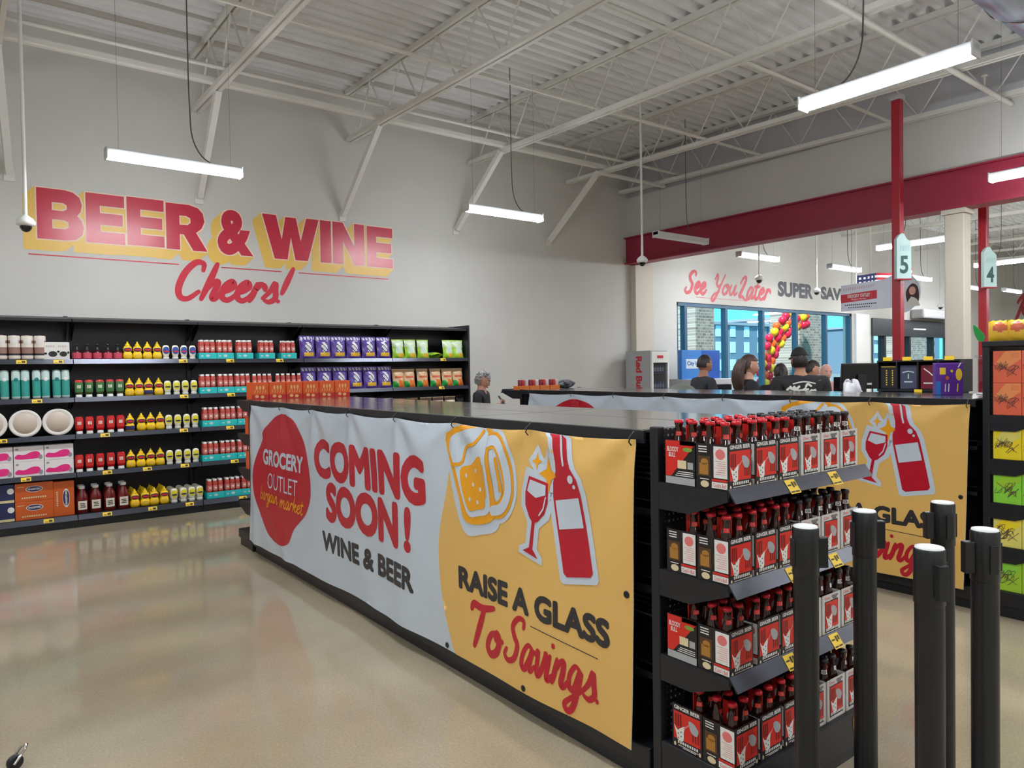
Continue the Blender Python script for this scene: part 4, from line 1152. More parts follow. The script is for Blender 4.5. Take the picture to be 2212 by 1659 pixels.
    for ax, lo, hi, st in ((0, .0, 4.72, GU), (1, .12, 1.36, GV)):
        k = lo + st
        while k < hi:
            no = [0, 0, 0]; no[ax] = 1; co = [0, 0, 0]; co[ax] = k
            bmesh.ops.bisect_plane(bm, geom=bm.verts[:] + bm.edges[:] + bm.faces[:], plane_co=co, plane_no=no)
            k += st
    bmesh.ops.triangulate(bm, faces=[f for f in bm.faces if len(f.verts) > 4])
    for v in bm.verts:
        u, h, k = v.co
        h = min(h, btop(u) - .0006)
        v.co = (-(relief(u, h) + k), 6.60 - u, h)
    for f in bm.faces:
        f.smooth = True
        if f.normal.length and f.normal.x > 0: pass
    bm.normal_update()
    for f in bm.faces:
        if f.normal.x > 0: f.normal_flip()
    me = bpy.data.meshes.new('vinyl_sheet'); bm.to_mesh(me); bm.free()
    for m in ('vinyl', 'vinyl_yellow', 'vinyl_red', 'vinyl_dark', 'vinyl_amber'): me.materials.append(mt[m])
    return me
def banner_fn():
    t = thing('vinyl_banner', '', 'banner')
    o = bpy.data.objects.new('printed_sheet', banner_mesh()); COL.objects.link(o); o.parent = t
    for u in GROM:
        q = MB(); y = 6.6 - u
        q.tube([(-.004, y, 1.375), (-.024, y, 1.36), (-.03, y + .004, 1.335), (-.018, y + .002, 1.322)], .003, 6); q.tube([(-.022, y, 1.362), (-.05, y - .012, 1.352)], .002, 5); q.build('cable_tie', 'black', t)
    for u, v in ((4.655, .737), (4.01, .15), (3.34, .15)):
        q = MB(); y = 6.6 - u; d = relief(u, v) + .003
        q.lathe([(.006, -d - .001), (.014, -d - .003), (.015, -d)], (0, y, v), n=14, axis='x'); q.build('grommet', 'black', t)
    return t
banner = Maker(banner_fn)
banner((2.046, 0, 0), 'coming soon banner on the nearer gondola, in full view', 0, 'coming soon banners')
banner((5.186, 0, 0), 'coming soon banner on the farther gondola, partly hidden by the beer packs', 0, 'coming soon banners')

# ================================================================== end shelves
def endcap(x0, y, w, tops, h, label, sgn=-1, depth=.34, tags=(), name='endcap_shelving'):
    """shelves reach from y towards sgn"""
    t = thing(name, label, 'shelving', (x0, y, 0))
    q = MB(); q.box(.03, -sgn * .004, .1, w - .03, -sgn * .022, h); q.build('back_panel', 'peg', t)
    for x in (0, w - .04):
        q = MB(); q.box(x, -.02, 0, x + .04, .02, h + .01, bev=.004); q.build('upright', 'black', t)
    q = MB(); q.box(.01, sgn * .02, .0, w - .01, sgn * (depth + .0), .07); q.build('plinth', 'black', t)
    for r, z in enumerate(tops):
        base = r == len(tops) - 1
        yf = sgn * (depth if not base else depth + .03)
        q = MB()
        if base: q.box(.0, sgn * .021, .07, w, yf, z, bev=.004)
        else: q.box(.004, sgn * .021, z - .022, w - .004, yf, z)
        s_ = q.build('base_deck' if base else 'shelf', 'black', t)
        q = MB(); zt, zb, e = z + .010, z - .036, sgn * .032
        q.add([(0, yf, zt), (w, yf, zt), (w, yf + e, zb), (0, yf + e, zb), (0, yf - sgn * .006, zt), (w, yf - sgn * .006, zt), (w, yf + e - sgn * .006, zb), (0, yf + e - sgn * .006, zb)],
              [(0, 3, 2, 1), (4, 5, 6, 7), (0, 1, 5, 4), (3, 7, 6, 2), (0, 4, 7, 3), (1, 2, 6, 5)])
        if not base: q.build('price_rail', 'rail', s_)
        for tx in (tags[r] if r < len(tags) else ()):
            q = MB()
            def tf(o_): return lambda a, c: (a, yf + sgn * o_ + e * (zt - c) / (zt - zb) if not base else yf + sgn * o_, c)
            zz = z if not base else z - .03
            q.flat(rect(tx - .033, zz - .040, tx + .033, zz + .006), tf(.002), 0)
            q.flat(rect(tx - .028, zz - .036, tx - .004, zz - .031), tf(.003), 1); q.flat(rect(tx - .028, zz - .014, tx - .006, zz - .009), tf(.003), 1)
            q.flat(rect(tx, zz - .02, tx + .012, zz - .002), tf(.003), 1); q.flat(rect(tx + .016, zz - .016, tx + .028, zz - .002), tf(.003), 1); q.flat(rect(tx, zz - .036, tx + .026, zz - .031), tf(.003), 1)
            q.build('price_tag', ['tag', 'ink'], s_)
        if not base:
            for x in (.006, w - .006):
                q = MB(); q.prism([(sgn * (depth - .005), z - .001), (sgn * .02, z - .001), (sgn * .02, z - .10), (sgn * .16, z - .10), (sgn * (depth - .005), z - .035)], lambda a, c, d: (d, a, c), x - .004, x + .004); q.build('bracket', 'black', s_)
    return t
ET = [1.19, .865, .545, .215]
endcap(2.06, 1.82, .94, ET, 1.385, 'black endcap shelving stacked with ginger beer carriers', -1, .33, [[.36, .66], [.36, .66], [.34, .66], [.80]])

# ------------------------------------------------------------------ beer carriers and bottles
C('carton_black', (30, 28, 32), .35); C('carton_grey', (206, 202, 200), .4); C('print_red', (212, 42, 34), .35); C('print_dark_red', (120, 16, 16), .35); C('print_white', (232, 230, 226), .4); C('print_grey', (168, 170, 174), .4)
C('print_gold', (170, 120, 50), .4); C('print_brown', (84, 56, 34), .4); C('print_cream', (222, 206, 170), .4); C('beer_glass', (44, 16, 10), .08, spec=.8); C('crown_red', (190, 24, 40), .3, metal=.3); C('print_pink', (226, 120, 120), .4)
C('print_lime', (120, 160, 60), .4)
CW, CH = .134, .162
def carrier_fn(grey):
    base = 'carton_grey' if grey else 'carton_black'
    def f():
        t = thing('bottle_carrier', '', 'bottle carrier')
        q = MB(); hw = CW / 2; th = .0015
        q.box(-hw, -hw, 0, hw, hw, .002); q.box(-hw, -hw, .002, hw, -hw + th, CH); q.box(-hw, hw - th, .002, hw, hw, CH)
        q.box(-hw, -hw + th, .002, -hw + th, hw - th, CH - .004); q.box(hw - th, -hw + th, .002, hw, hw - th, CH - .004)
        q.box(-.001, -hw + th, .002, .001, hw - th, .13); q.box(-hw + th, -.001, .002, -.001, .001, .13); q.box(.001, -.001, .002, hw - th, .001, .13)
        q.build('carton', base, t)
        q = MB(); q.box(-.0015, -.03, .13, .0015, .03, .215)
        h_ = q.build('handle', 'print_red', t)
        q = MB(); q.flat(ell(-.004, .16, .018, .022, 12), lambda a, c: (-.0022, a, c), 0); q.build('handle_print', 'print_grey', h_)
        # front
        fr = lambda k: (lambda a, c: (a, -hw - .0006 - k * .0005, c))
        q = MB(); mats = ['print_red', 'print_dark_red', 'print_white', 'print_grey', 'carton_black', 'print_pink', 'print_cream']
        x0, x1, z0, z1 = (-.046, .046, .03, .132) if grey else (-.06, .06, .034, .136)
        if grey: q.flat(rect(x0 - .004, .012, x1 + .004, z1 + .004), fr(0), 4)
        q.flat(rect(x0, z0, x1, z1), fr(1), 0)
        for i in range(3): q.flat(rect(x0 + .006 + i * .011, z1 - .055, x0 + .013 + i * .011, z1 - .008), fr(2), 1)
        for i in range(3): q.flat(rect(x1 - .036 + i * .012, z0 + .012, x1 - .03 + i * .012, z0 + .055), fr(2), 1)
        q.flat(smooth2([(x1 - .052, z1 - .022), (x1 - .03, z1 - .02), (x1 - .008, z1 - .04), (x1 - .016, z1 - .062), (x1 - .04, z1 - .056)], 4, True), fr(3), 3)
        q.flat(smooth2([(x0 + .002, z0 + .05), (x0 + .018, z0 + .036), (x0 + .05, z0 + .056), (x0 + .046, z0 + .03), (x0 + .044, z0 + .0), (x0 + .02, z0 - .002), (x0 + .012, z0 + .02)], 4, True), fr(3), 2)
        for i in range(5): q.flat(ell(x0 + .022 + (i % 2) * .012, z0 + .006 + i * .008, .0025, .003, 8), fr(4), 4)
        q.stroke([(x0 + .05, z0 + .05), (x0 + .068, z0 + .066)], .006, fr(3), 5)
        if grey:
            q.text('Diet', (-.05, .142, -.01, .154), fr(1), 5, .0); q.text('GINGER', (.0, .146, .05, .155), fr(1), 4, .02); q.text('BEER', (.01, .137, .04, .145), fr(1), 4, .02)
        else: q.text('GINGER BEER', (-.058, .143, .058, .157), fr(1), 2, .03)
        zz = .018
        for i in range(9): q.flat(rect(-.042 + i * .0105, zz + .001, -.035 + i * .0105, zz + .011), fr(1), 2)
        for k_, (a, c) in enumerate(((-.04, .05), (-.02, .04))): q.flat(rect(a, .011 - k_ * .005, c, .0135 - k_ * .005), fr(1), 2)
        q.flat(ell(-.055, .012, .005, .008, 10), fr(1), 6); q.flat(ell(.057, .012, .005, .008, 10), fr(1), 6)
        q.build('front_print', mats, t)
        # left side: picture panel and recipe panel
        sd = lambda k: (lambda a, c: (-hw - .0006 - k * .0005, a, c))
        q = MB(); mats = ['print_brown', 'print_gold', 'print_cream', 'print_white', 'print_red', 'print_pink', 'carton_black']
        if not grey:
            q.flat(rect(.006, .045, .058, .115), sd(1), 0); q.flat(rect(.014, .05, .052, .09), sd(2), 1); q.flat(ell(.03, .095, .016, .012, 12), sd(2), 1)
            for i in range(3): q.flat(rect(.02, .128 + i * .009, .056, .132 + i * .009), sd(1), 3)
            q.flat(rect(.012, .033, .05, .036), sd(1), 3)
            q.flat(ell(.03, .017, .018, .012, 16), sd(1), 2)
            q.flat(rect(-.0645, .042, -.008, .152), sd(1), 3)
            q.flat(ell(-.036, .125, .02, .018, 16), sd(2), 5)
            for i in range(7): q.flat(rect(-.058, .055 + i * .0075, -.014 - .006 * (i % 3), .0565 + i * .0075), sd(2), 5)
            q.flat(rect(-.0645, .03, -.0, .038), sd(1), 4); q.flat(rect(-.0645, .006, .0, .028), sd(1), 3)
            q.text("Cock'n Bull", (-.058, .01, -.006, .024), lambda a, c: sd(2)(-.064 - a, c), 4, .0)
        else:
            for i in range(8): q.flat(rect(-.05, .05 + i * .011, .04, .053 + i * .011), sd(1), 5 if i % 2 else 1)
        q.build('side_print', mats, t)
        # back: red diagonal panel
        bk = lambda k: (lambda a, c: (a, hw + .0006 + k * .0005, c))
        q = MB(); mats = ['print_red', 'print_white', 'print_cream', 'print_lime', 'carton_black', 'print_grey']
        q.flat([(-.066, .16), (-.066, .148), (.04, .03), (.066, .03), (.066, .16)], bk(1), 0)
        q.flat(rect(-.066, .002, .066, .028), bk(1), 5); q.flat(rect(-.066, .145, -.0, .16), bk(1), 0)
        q.text('BLOODY', (-.058, .12, -.006, .138), lambda a, c: bk(2)(-a, c), 1, .02); q.text('BULL', (-.05, .1, -.02, .117), lambda a, c: bk(2)(-a, c), 1, .02)
        q.flat(rect(-.03, .06, .01, .09), bk(2), 2); q.flat(ell(-.035, .13, .022, .008, 12), bk(2), 3); q.flat(rect(-.06, .06, -.035, .085), bk(2), 5)
        for i in range(3): q.flat(rect(-.06, .033 + i * .007, .02 - i * .006, .036 + i * .007), bk(2), 1)
        q.build('back_print', mats, t)
        return t
    return f
carr_b, carr_g = Maker(carrier_fn(False)), Maker(carrier_fn(True))
BOT = [(.026, 0), (.0295, .004), (.0295, .115), (.026, .14), (.0165, .168), (.0135, .185), (.013, .212), (.0155, .214), (.0155, .222)]
def bottle_fn(white):
    def f():
        t = thing('beer_bottle', '', 'bottle')
        q = MB(); q.lathe(BOT, n=18); q.build('bottle', 'beer_glass', t)
        q = MB(); q.lathe([(.0165, .219), (.0172, .223), (.0155, .231), (.001, .232)], n=18); q.build('crown_cap', 'crown_red' if not white else 'carton_black', t)
        lb = label_wrap(t, 'print_white' if white else 'print_red', .174, .19, prof_r(BOT), 1, -42, 42, 'neck_label')
        q = MB(); q.text('CB', (-.007, .177, .007, .188), lambda a, c: (a, -.0178, c), 0, .03); q.build('label_print', 'print_pink' if not white else 'carton_black', lb)
        return t
    return f
bot_r, bot_w = Maker(bottle_fn(False)), Maker(bottle_fn(True))
SHN = ['top shelf', 'second shelf', 'third shelf', 'bottom shelf']
CX = [2.135, 2.285, 2.432, 2.587, 2.732, 2.878]
for r, z in enumerate(ET):
    for dpt in range(2):
        cx = list(CX)
        if r == 0 and dpt == 0: cx[1] = 2.292; cx[2] = 2.437
        if r == 2 and dpt == 0: cx[1] = 2.30; cx[2] = 2.445
        for i, x in enumerate(cx):
            grey = i > 2
            y = (1.562 if r < 3 else 1.545) + dpt * .138
            rz = 0
            if dpt == 1 and i == 0 and r in (0, 2): rz = pi / 2; x -= .002       # turned: its back faces left
            if dpt == 1 and i == 0 and r == 3: rz = -pi / 2                      # turned: its front faces left
            col = 'pale grey' if grey else 'black'
            nm = f'{ORD[i % 3]} {col} carrier from left, {"front" if dpt == 0 else "back"} row, {SHN[r]}'
            (carr_g if grey else carr_b)((x, y, z + .0006), ('turned ' if rz else '') + f'ginger beer pack, {nm}', rz, 'ginger beer packs on the endcap')
            for sx, sy, pn in ((-1, -1, 'front left'), (1, -1, 'front right'), (-1, 1, 'rear left'), (1, 1, 'rear right')):
                if dpt == 1 and sy > 0 and r > 0: continue
                (bot_w if grey else bot_r)((x + sx * .032, y + sy * .032, z + .0032), f'brown bottle, {pn} pocket, {nm}', random.Random(r * 97 + i * 13 + sx * 5 + sy * 3 + dpt).uniform(-1.1, .6), 'ginger beer bottles in the packs')

# ------------------------------------------------------------------ far ends of the two gondolas
FT = [1.372, 1.06, .74, .42, .15]
endcap(2.07, 6.63, 1.06, FT, 1.374, 'black endcap shelf behind the nearer gondola, with orange snack boxes', 1, .36)
def obox_fn():
    t = thing('snack_box', '', 'box')
    q = MB(); q.box(-.078, 0, 0, .078, .15, .165, bev=.003); q.build('carton', 'snack_orange', t)
    q = MB()
    for s_ in (0,):
        fb = lambda a, c: (a, -.0012, c)
        q.flat(rect(-.077, .002, .077, .05), fb, 0)
        fb2 = lambda a, c: (a, -.0022, c)
        for a, c, r_ in ((-.03, .035, .018), (.02, .03, .018)): q.flat(ell(a, c, r_, r_ * .8), fb2, 1)
        for i in range(3): q.flat(ell(-.03 + .03 * i, .115, .01, .02), fb2, 1)
        for i in range(5): q.stroke([(-.05 + i * .024, .068), (-.044 + i * .024, .092)], .006, fb2, 1)
    q.build('print', ['snack_red', 'snack_print'], t)
    return t
obox = Maker(obox_fn)
for i, x in enumerate((2.19, 2.352, 2.514, 2.676, 2.838, 3.0)):
    obox((x, 6.67, FT[0] + .0006), f'orange and red snack box, {ORD[i]} of the six from the left', 0, 'orange snack boxes behind the gondola')
for r in (1, 2):
    obox((2.17, 6.67, FT[r] + .0006), f'orange snack box {"one shelf" if r == 1 else "two shelves"} below the row of six', 0, 'orange snack boxes lower down')
endcap(5.21, 6.63, .95, FT, 1.374, 'black endcap shelf behind the farther gondola, with red can packs', 1, .36)
C('can_purple', (150, 40, 110)); C('can_wine', (140, 24, 44)); C('can_white', (220, 214, 216)); C('grey_bag', (96, 98, 106), .35)
def canpack_fn():
    t = thing('can_pack', '', 'can pack')
    q = MB(); q.box(-.075, 0, 0, .075, .12, .05, bev=.003); q.build('tray', 'bag_orange', t)
    for i in range(3):
        q = MB(); q.lathe([(.02, .004), (.0235, .01), (.0235, .11), (.02, .118), (.019, .12)], (-.049 + .049 * i, .03, 0), n=14); q.build('can', ['can_wine', 'label_red', 'can_white'][i], t)
    return t
cp = Maker(canpack_fn)
for i, x in enumerate((5.30, 5.46, 5.62, 5.78)):
    cp((x, 6.67, FT[0] + .0006), f'red can pack in orange tray, {ORD[i]} from the left behind the farther banner', 0, 'red can packs')
cp((5.30, 6.80, FT[1] + .0006), 'can pack one shelf below the row of red can packs', 0)
t = thing('plastic_bag', 'crumpled dark grey plastic bag right of the red can packs', 'bag', (6.0, 6.72, FT[0]))
q = MB()
rn = random.Random(3); vs = []; fs = []
NN, MM = 18, 10
for j in range(MM + 1):
    for i in range(NN):
        a = 2 * pi * i / NN; ph = pi * j / MM
        r_ = 1 + .22 * sin(5 * a + 3 * ph) + .15 * rn.uniform(-1, 1)
        vs.append((.11 * sin(ph) * cos(a) * r_, .08 * sin(ph) * sin(a) * r_, .058 - .055 * cos(ph) * (1 + .1 * sin(3 * a) * sin(ph))))
for j in range(MM):
    for i in range(NN): fs.append((j * NN + i, j * NN + (i + 1) % NN, (j + 1) * NN + (i + 1) % NN, (j + 1) * NN + i))
q.add(vs, fs, 0, False); q.build('bag_body', 'grey_bag', t)
q = MB(); q.tube([(-.06, 0, .09), (-.14, .02, .075), (-.2, .02, .06)], [.02, .014, .022], 8); q.build('twisted_neck', 'grey_bag', t)

# ------------------------------------------------------------------ snack endcap at the right edge
KT = [1.28, 1.0, .72, .445, .165]
t = endcap(5.21, 1.81, .92, KT, 1.74, 'tall black endcap shelving with bright boxes at the right edge', -1, .33)
q = MB(); q.box(-.01, -.36, 1.715, .93, .02, 1.75, bev=.004); q.build('top_shelf', 'black', t)
C('box_coral', (232, 106, 76)); C('box_lemon', (240, 216, 40)); C('box_lime', (140, 214, 66)); C('box_straw', (224, 214, 110)); C('sketch', (90, 70, 60)); C('box_salmon', (240, 150, 90))
def kbox_fn(base, band):
    def f():
        t = thing('carton_box', '', 'box')
        q = MB(); q.box(0, -.155, 0, .24, 0, .203, bev=.003); q.build('carton', base, t)
        fx = lambda k: (lambda a, c: (-.0006 - k * .0006, -a, c))
        q = MB(); q.flat([(.01, .12), (.07, .2), (.153, .2), (.153, .15), (.09, .1)], fx(1), 0)
        rn = random.Random(base)
        for i in range(9):
            c0 = (.03 + .1 * rn.random(), .06 + .07 * rn.random())
            q.stroke(smooth2([(c0[0] + .022 * cos(k * 1.3 + i), c0[1] + .02 * sin(k * 1.9 + i)) for k in range(6)], 4), .0022, fx(2), 1)
        q.stroke([(.02, .13), (.06, .10), (.13, .05)], .003, fx(2), 1); q.stroke([(.14, .1), (.08, .04)], .003, fx(2), 1)
        for i in range(4): q.flat(rect(.1, .16 + i * .008, .145, .163 + i * .008), fx(2), 2)
        q.build('side_print', [band, 'sketch', base], t)
        return t
    return Maker(f)
kinds = [('box_coral', 'box_salmon', 'coral'), ('box_lemon', 'box_straw', 'yellow'), ('box_lime', 'bag_lime', 'lime green'), ('box_straw', 'box_lemon', 'straw coloured'), ('bag_lime', 'box_lime', 'green')]
for r, (bs, bd, cn) in enumerate(kinds):
    mk = kbox_fn(bs, bd)
    for lay in range(2 if r == 0 else 1):
        for i in range(2):
            mk((5.225, 1.775 - .157 * i, KT[r] + .0006 + .2035 * lay), f'{cn} carton with line drawing, {"left" if i == 0 else "right"} one' + (f' of the {"upper" if lay else "lower"} pair' if r == 0 else '') + ' on the right edge shelving', 0, f'{cn} cartons at the right edge')
def fruit_fn():
    t = thing('fruit_snack_bag', '', 'snack bag')
    q = MB(); N, K = 10, 12; vs = []; fs = []; ms = []
    for sg in (-1, 1):
        for j in range(K + 1):
            for i in range(N + 1):
                u, v = i / N, j / K
                vs.append((sg * .03 * (1 - abs(2 * u - 1) ** 3) * (1 - abs(2 * v - .9) ** 4 if v < .95 else 0), -(u - .5) * .13, v * .13 + .004 * sin(u * 40) * (v > .9)))
        o = 0 if sg < 0 else (N + 1) * (K + 1)
        for j in range(K):
            for i in range(N):
                a = o + j * (N + 1) + i; fs.append((a, a + 1, a + N + 2, a + N + 1))
                u, v = (i + .5) / N, (j + .5) / K
                ms.append(1 if (u - .5) ** 2 / .09 + (v - .66) ** 2 / .05 < 1 else (2 if v > .9 else 0))
    q.add(vs, fs, ms, True); q.build('bag', ['bag_gold', 'bag_rust', 'box_lemon'], t)
    return t
fb = Maker(fruit_fn)
for i in range(3): fb((5.25, 1.74 - .10 * i, 1.7505), f'yellow snack bag on top of the right edge shelving, {ORD[i]} from the left', .2 - .2 * i, 'yellow bags on the tall shelving')
t = thing('leaf_card', 'green leaf shaped display card left of the yellow snack bags', 'display card', (5.235, 1.835, 1.7505))
q = MB(); q.prism(smooth2([(.0, .0), (-.02, .03), (.02, .075), (.075, .11), (.07, .06), (.04, .01)], 5, True), lambda a, c, d: (d, a * .7, c), -.002, .002); q.build('card', 'bag_green', t)

# ------------------------------------------------------------------ belt stanchions
def stanchion_fn():
    t = thing('belt_stanchion', '', 'stanchion')
    q = MB(); q.lathe([(.155, 0), (.16, .006), (.155, .02), (.06, .035), (.045, .04)], n=40); q.build('base', 'stanchion', t)
    q = MB(); q.lathe([(.037, .035), (.037, .965)], n=32); q.build('post', 'stanchion', t)
    q = MB(); q.lathe([(.0372, .965), (.0395, .968), (.0395, 1.112), (.037, 1.117)], n=32); q.build('belt_head', 'stanchion', t)
    q = MB(); q.lathe([(.036, 1.116), (.035, 1.121), (.02, 1.1225), (.001, 1.123)], n=32); q.build('top_cap', 'silver', t)
    q = MB(); q.box(.036, -.013, .99, .066, .013, 1.085, bev=.003); q.build('belt_clip', 'stanchion', t)
    q = MB(); q.box(-.045, -.012, .995, -.036, .012, 1.08, bev=.002); q.box(-.012, .036, .995, .012, .045, 1.08, bev=.002); q.build('belt_receiver', 'stanchion', t)
    return t
st = Maker(stanchion_fn)
for (x, y), rz, l in (((2.07, 1.215), -.654, 'black belt stanchion at the left of the group, right before the beer packs'),
                      ((2.435, 1.213), -.654, 'black belt stanchion, second from the left, overlapping the end of the beer shelves'),
                      ((2.785, 1.105), pi - .654, 'black belt stanchion standing farthest back, before the far banner lettering'),
                      ((2.077, .858), -2.2, 'black belt stanchion, shortest looking, in front of the farthest one'),
                      ((2.42, .844), pi - .654, 'black belt stanchion at the right of the group')):
    st((x, y, 0), l, rz, 'black belt stanchions')
t = thing('chrome_caster', 'small chrome caster fork on the floor at the bottom left corner', 'caster', (.14, 3.60, 0), .3)
q = MB(); q.lathe([(.026, -.012), (.03, -.008), (.03, .008), (.026, .012)], (0, 0, .03), n=20, axis='y'); q.build('wheel', 'black', t)
q = MB(); q.tube([(-.01, .018, .03), (.03, .02, .075), (.045, 0, .085), (.03, -.02, .075), (-.01, -.018, .03)], .006, 8); q.build('fork', 'chrome', t)

# ================================================================== checkout area
C('skin', (206, 152, 126), .5); C('skin_tan', (176, 122, 96), .5); C('skin_pale', (232, 178, 164), .5); C('lips', (160, 84, 80), .45); C('eye_white', (236, 232, 226), .2); C('iris', (50, 34, 26), .15)
C('hair_dark', (34, 26, 24), .45, bump=.4, bscale=90); C('hair_brown', (70, 46, 38), .45, bump=.4, bscale=90); C('hair_grey', (140, 138, 138), .5, bump=.5, bscale=110); C('shirt_black', (28, 28, 32), .8, bump=.3, bscale=14); C('shirt_charcoal', (46, 48, 54), .8, bump=.3, bscale=14)
C('trousers', (42, 46, 60), .85); C('shoe', (24, 24, 26), .5); C('cap_black', (20, 20, 24), .8); C('print_shirt', (214, 212, 204), .7); C('shirt_pink', (226, 160, 160), .8); C('counter', (150, 152, 156), .5); C('screen', (18, 20, 26), .15); C('red_vest', (206, 30, 44), .6)

def skinned(name, pts, edges, radii, mats, parent, sub=2, root=0, extra=None):
    """continuous surface grown over a joint skeleton"""
    me = bpy.data.meshes.new(name); me.from_pydata(pts, edges, [])
    o = bpy.data.objects.new(name, me); COL.objects.link(o)
    md = o.modifiers.new('skin', 'SKIN'); md.use_smooth_shade = True; md.branch_smoothing = .6
    for i, r in enumerate(radii):
        o.data.skin_vertices[0].data[i].radius = r if isinstance(r, tuple) else (r, r)
        o.data.skin_vertices[0].data[i].use_root = (i == root)
    ms = o.modifiers.new('sub', 'SUBSURF'); ms.levels = sub; ms.render_levels = sub
    dg = bpy.context.evaluated_depsgraph_get(); dg.update()
    ev = o.evaluated_get(dg).to_mesh()
    q = MB(); q.add([v.co.copy() for v in ev.vertices], [tuple(p.vertices) for p in ev.polygons], 0, True)
    bpy.data.objects.remove(o)
    if extra: extra(q)
    return q.build(name, mats, parent), q

def head_into(q, c, yaw, pitch, s=1.0, mi=(0, 1, 2, 3)):
    """face looks along -y before yaw/pitch; c is the centre of the skull"""
    R_ = Matrix.Translation(c) @ Matrix.Rotation(yaw, 4, 'Z') @ Matrix.Rotation(pitch, 4, 'X') @ Matrix.Scale(s, 4)
    old = q.T; q.T = R_
    n, m = 28, 22; vs, fs = [], []
    for j in range(m + 1):
        ph = -pi / 2 + pi * j / m
        for i in range(n):
            a = 2 * pi * i / n
            x, y, z = .073 * cos(ph) * cos(a), .092 * cos(ph) * sin(a), .113 * sin(ph)
            fr_ = max(0, -sin(a)) * cos(ph)
            if z < 0:                                   # jaw narrows towards the chin
                k = -z / .113; x *= 1 - .30 * k ** 1.5; y = y * (1 - .18 * k) - .012 * k * (1 if y < 0 else .2)
            if y > 0: y *= 1.06
            # brow, eye sockets, nose, mouth
            dx = abs(x)
            y -= .006 * math.exp(-((z - .03) / .012) ** 2) * fr_
            y += .010 * math.exp(-((z - .008) / .014) ** 2 - ((dx - .03) / .016) ** 2) * (y < 0)
            w_ = math.exp(-(x / .013) ** 2) * (y < 0)
            if -.045 < z < .02: y -= .024 * w_ * max(0, min(1, (.02 - z) / .05)) * (1 if z > -.034 else max(0, (z + .045) / .011))
            y -= .006 * math.exp(-((z + .062) / .010) ** 2 - (x / .026) ** 2) * (y < 0)
            y -= .008 * math.exp(-((z + .097) / .014) ** 2 - (x / .03) ** 2) * (y < 0)
            vs.append((x, y, z))
    for j in range(m):
        for i in range(n): fs.append((j * n + i, j * n + (i + 1) % n, (j + 1) * n + (i + 1) % n, (j + 1) * n + i))
    q.add(vs, fs, mi[0], True)
    for sx in (-1, 1):
        q.ball((sx * .030, -.078, .008), .0125, .0105, .0095, 12, 8, mi[2]); q.ball((sx * .030, -.0872, .008), .0055, .003, .0058, 10, 6, mi[3])
        q.ball((sx * .074, .010, -.005), .009, .017, .030, 12, 8, mi[0])
        q.tube([(sx * .018, -.093, .028), (sx * .032, -.091, .032), (sx * .046, -.080, .027)], .0032, 6, mi[3])
    q.tube([(-.024, -.086, -.060), (-.010, -.0955, -.058), (.010, -.0955, -.058), (.024, -.086, -.060)], .0042, 6, mi[1]); q.tube([(-.020, -.087, -.066), (0, -.096, -.067), (.020, -.087, -.066)], .0045, 6, mi[1])
    q.T = old
    return R_

def hand_into(q, wrist, direction, palm_n, curl=.5, side=1, mi=0):
    """palm with five bent fingers; direction points from wrist to the fingertips"""
    d = Vector(direction).normalized(); nrm = Vector(palm_n); nrm = (nrm - d * nrm.dot(d)).normalized(); sd = d.cross(nrm) * side
    w = Vector(wrist)
    P = lambda a, b_, c: w + d * a + sd * b_ + nrm * c
    vs = [P(a, b_ * k, c) for a, k in ((-.01, .6), (.03, 1.0), (.088, 1.05)) for b_, c in ((-.036, -.011), (.036, -.011), (.036, .011), (-.036, .011))]
    q.add(vs, [(0, 1, 5, 4), (1, 2, 6, 5), (2, 3, 7, 6), (3, 0, 4, 7), (4, 5, 9, 8), (5, 6, 10, 9), (6, 7, 11, 10), (7, 4, 8, 11), (3, 2, 1, 0), (8, 9, 10, 11)], mi, True)
    for k, (b_, ln) in enumerate(((-.029, .062), (-.010, .076), (.010, .082), (.029, .072))):
        p = P(.085, b_, 0); pts = [p - d * .015, p]; ang = 0
        for seg in (.45, .32, .23):
            ang += curl * .8; p = p + (d * cos(ang) + nrm * sin(ang)) * ln * seg; pts.append(p)
        q.tube(pts, [.0088, .009, .0085, .0078, .006], 8, mi)
    p = P(.018, .032, 0); pts = [p]
    for a, c, ln in ((.6, .15, .034), (.85, .4, .028), (.95, .7, .022)):
        p = p + (d * a + sd * (.75 - .3 * a) + nrm * c * (.5 + curl)).normalized() * ln; pts.append(p)
    q.tube(pts, [.0115, .0105, .0095, .007], 8, mi)

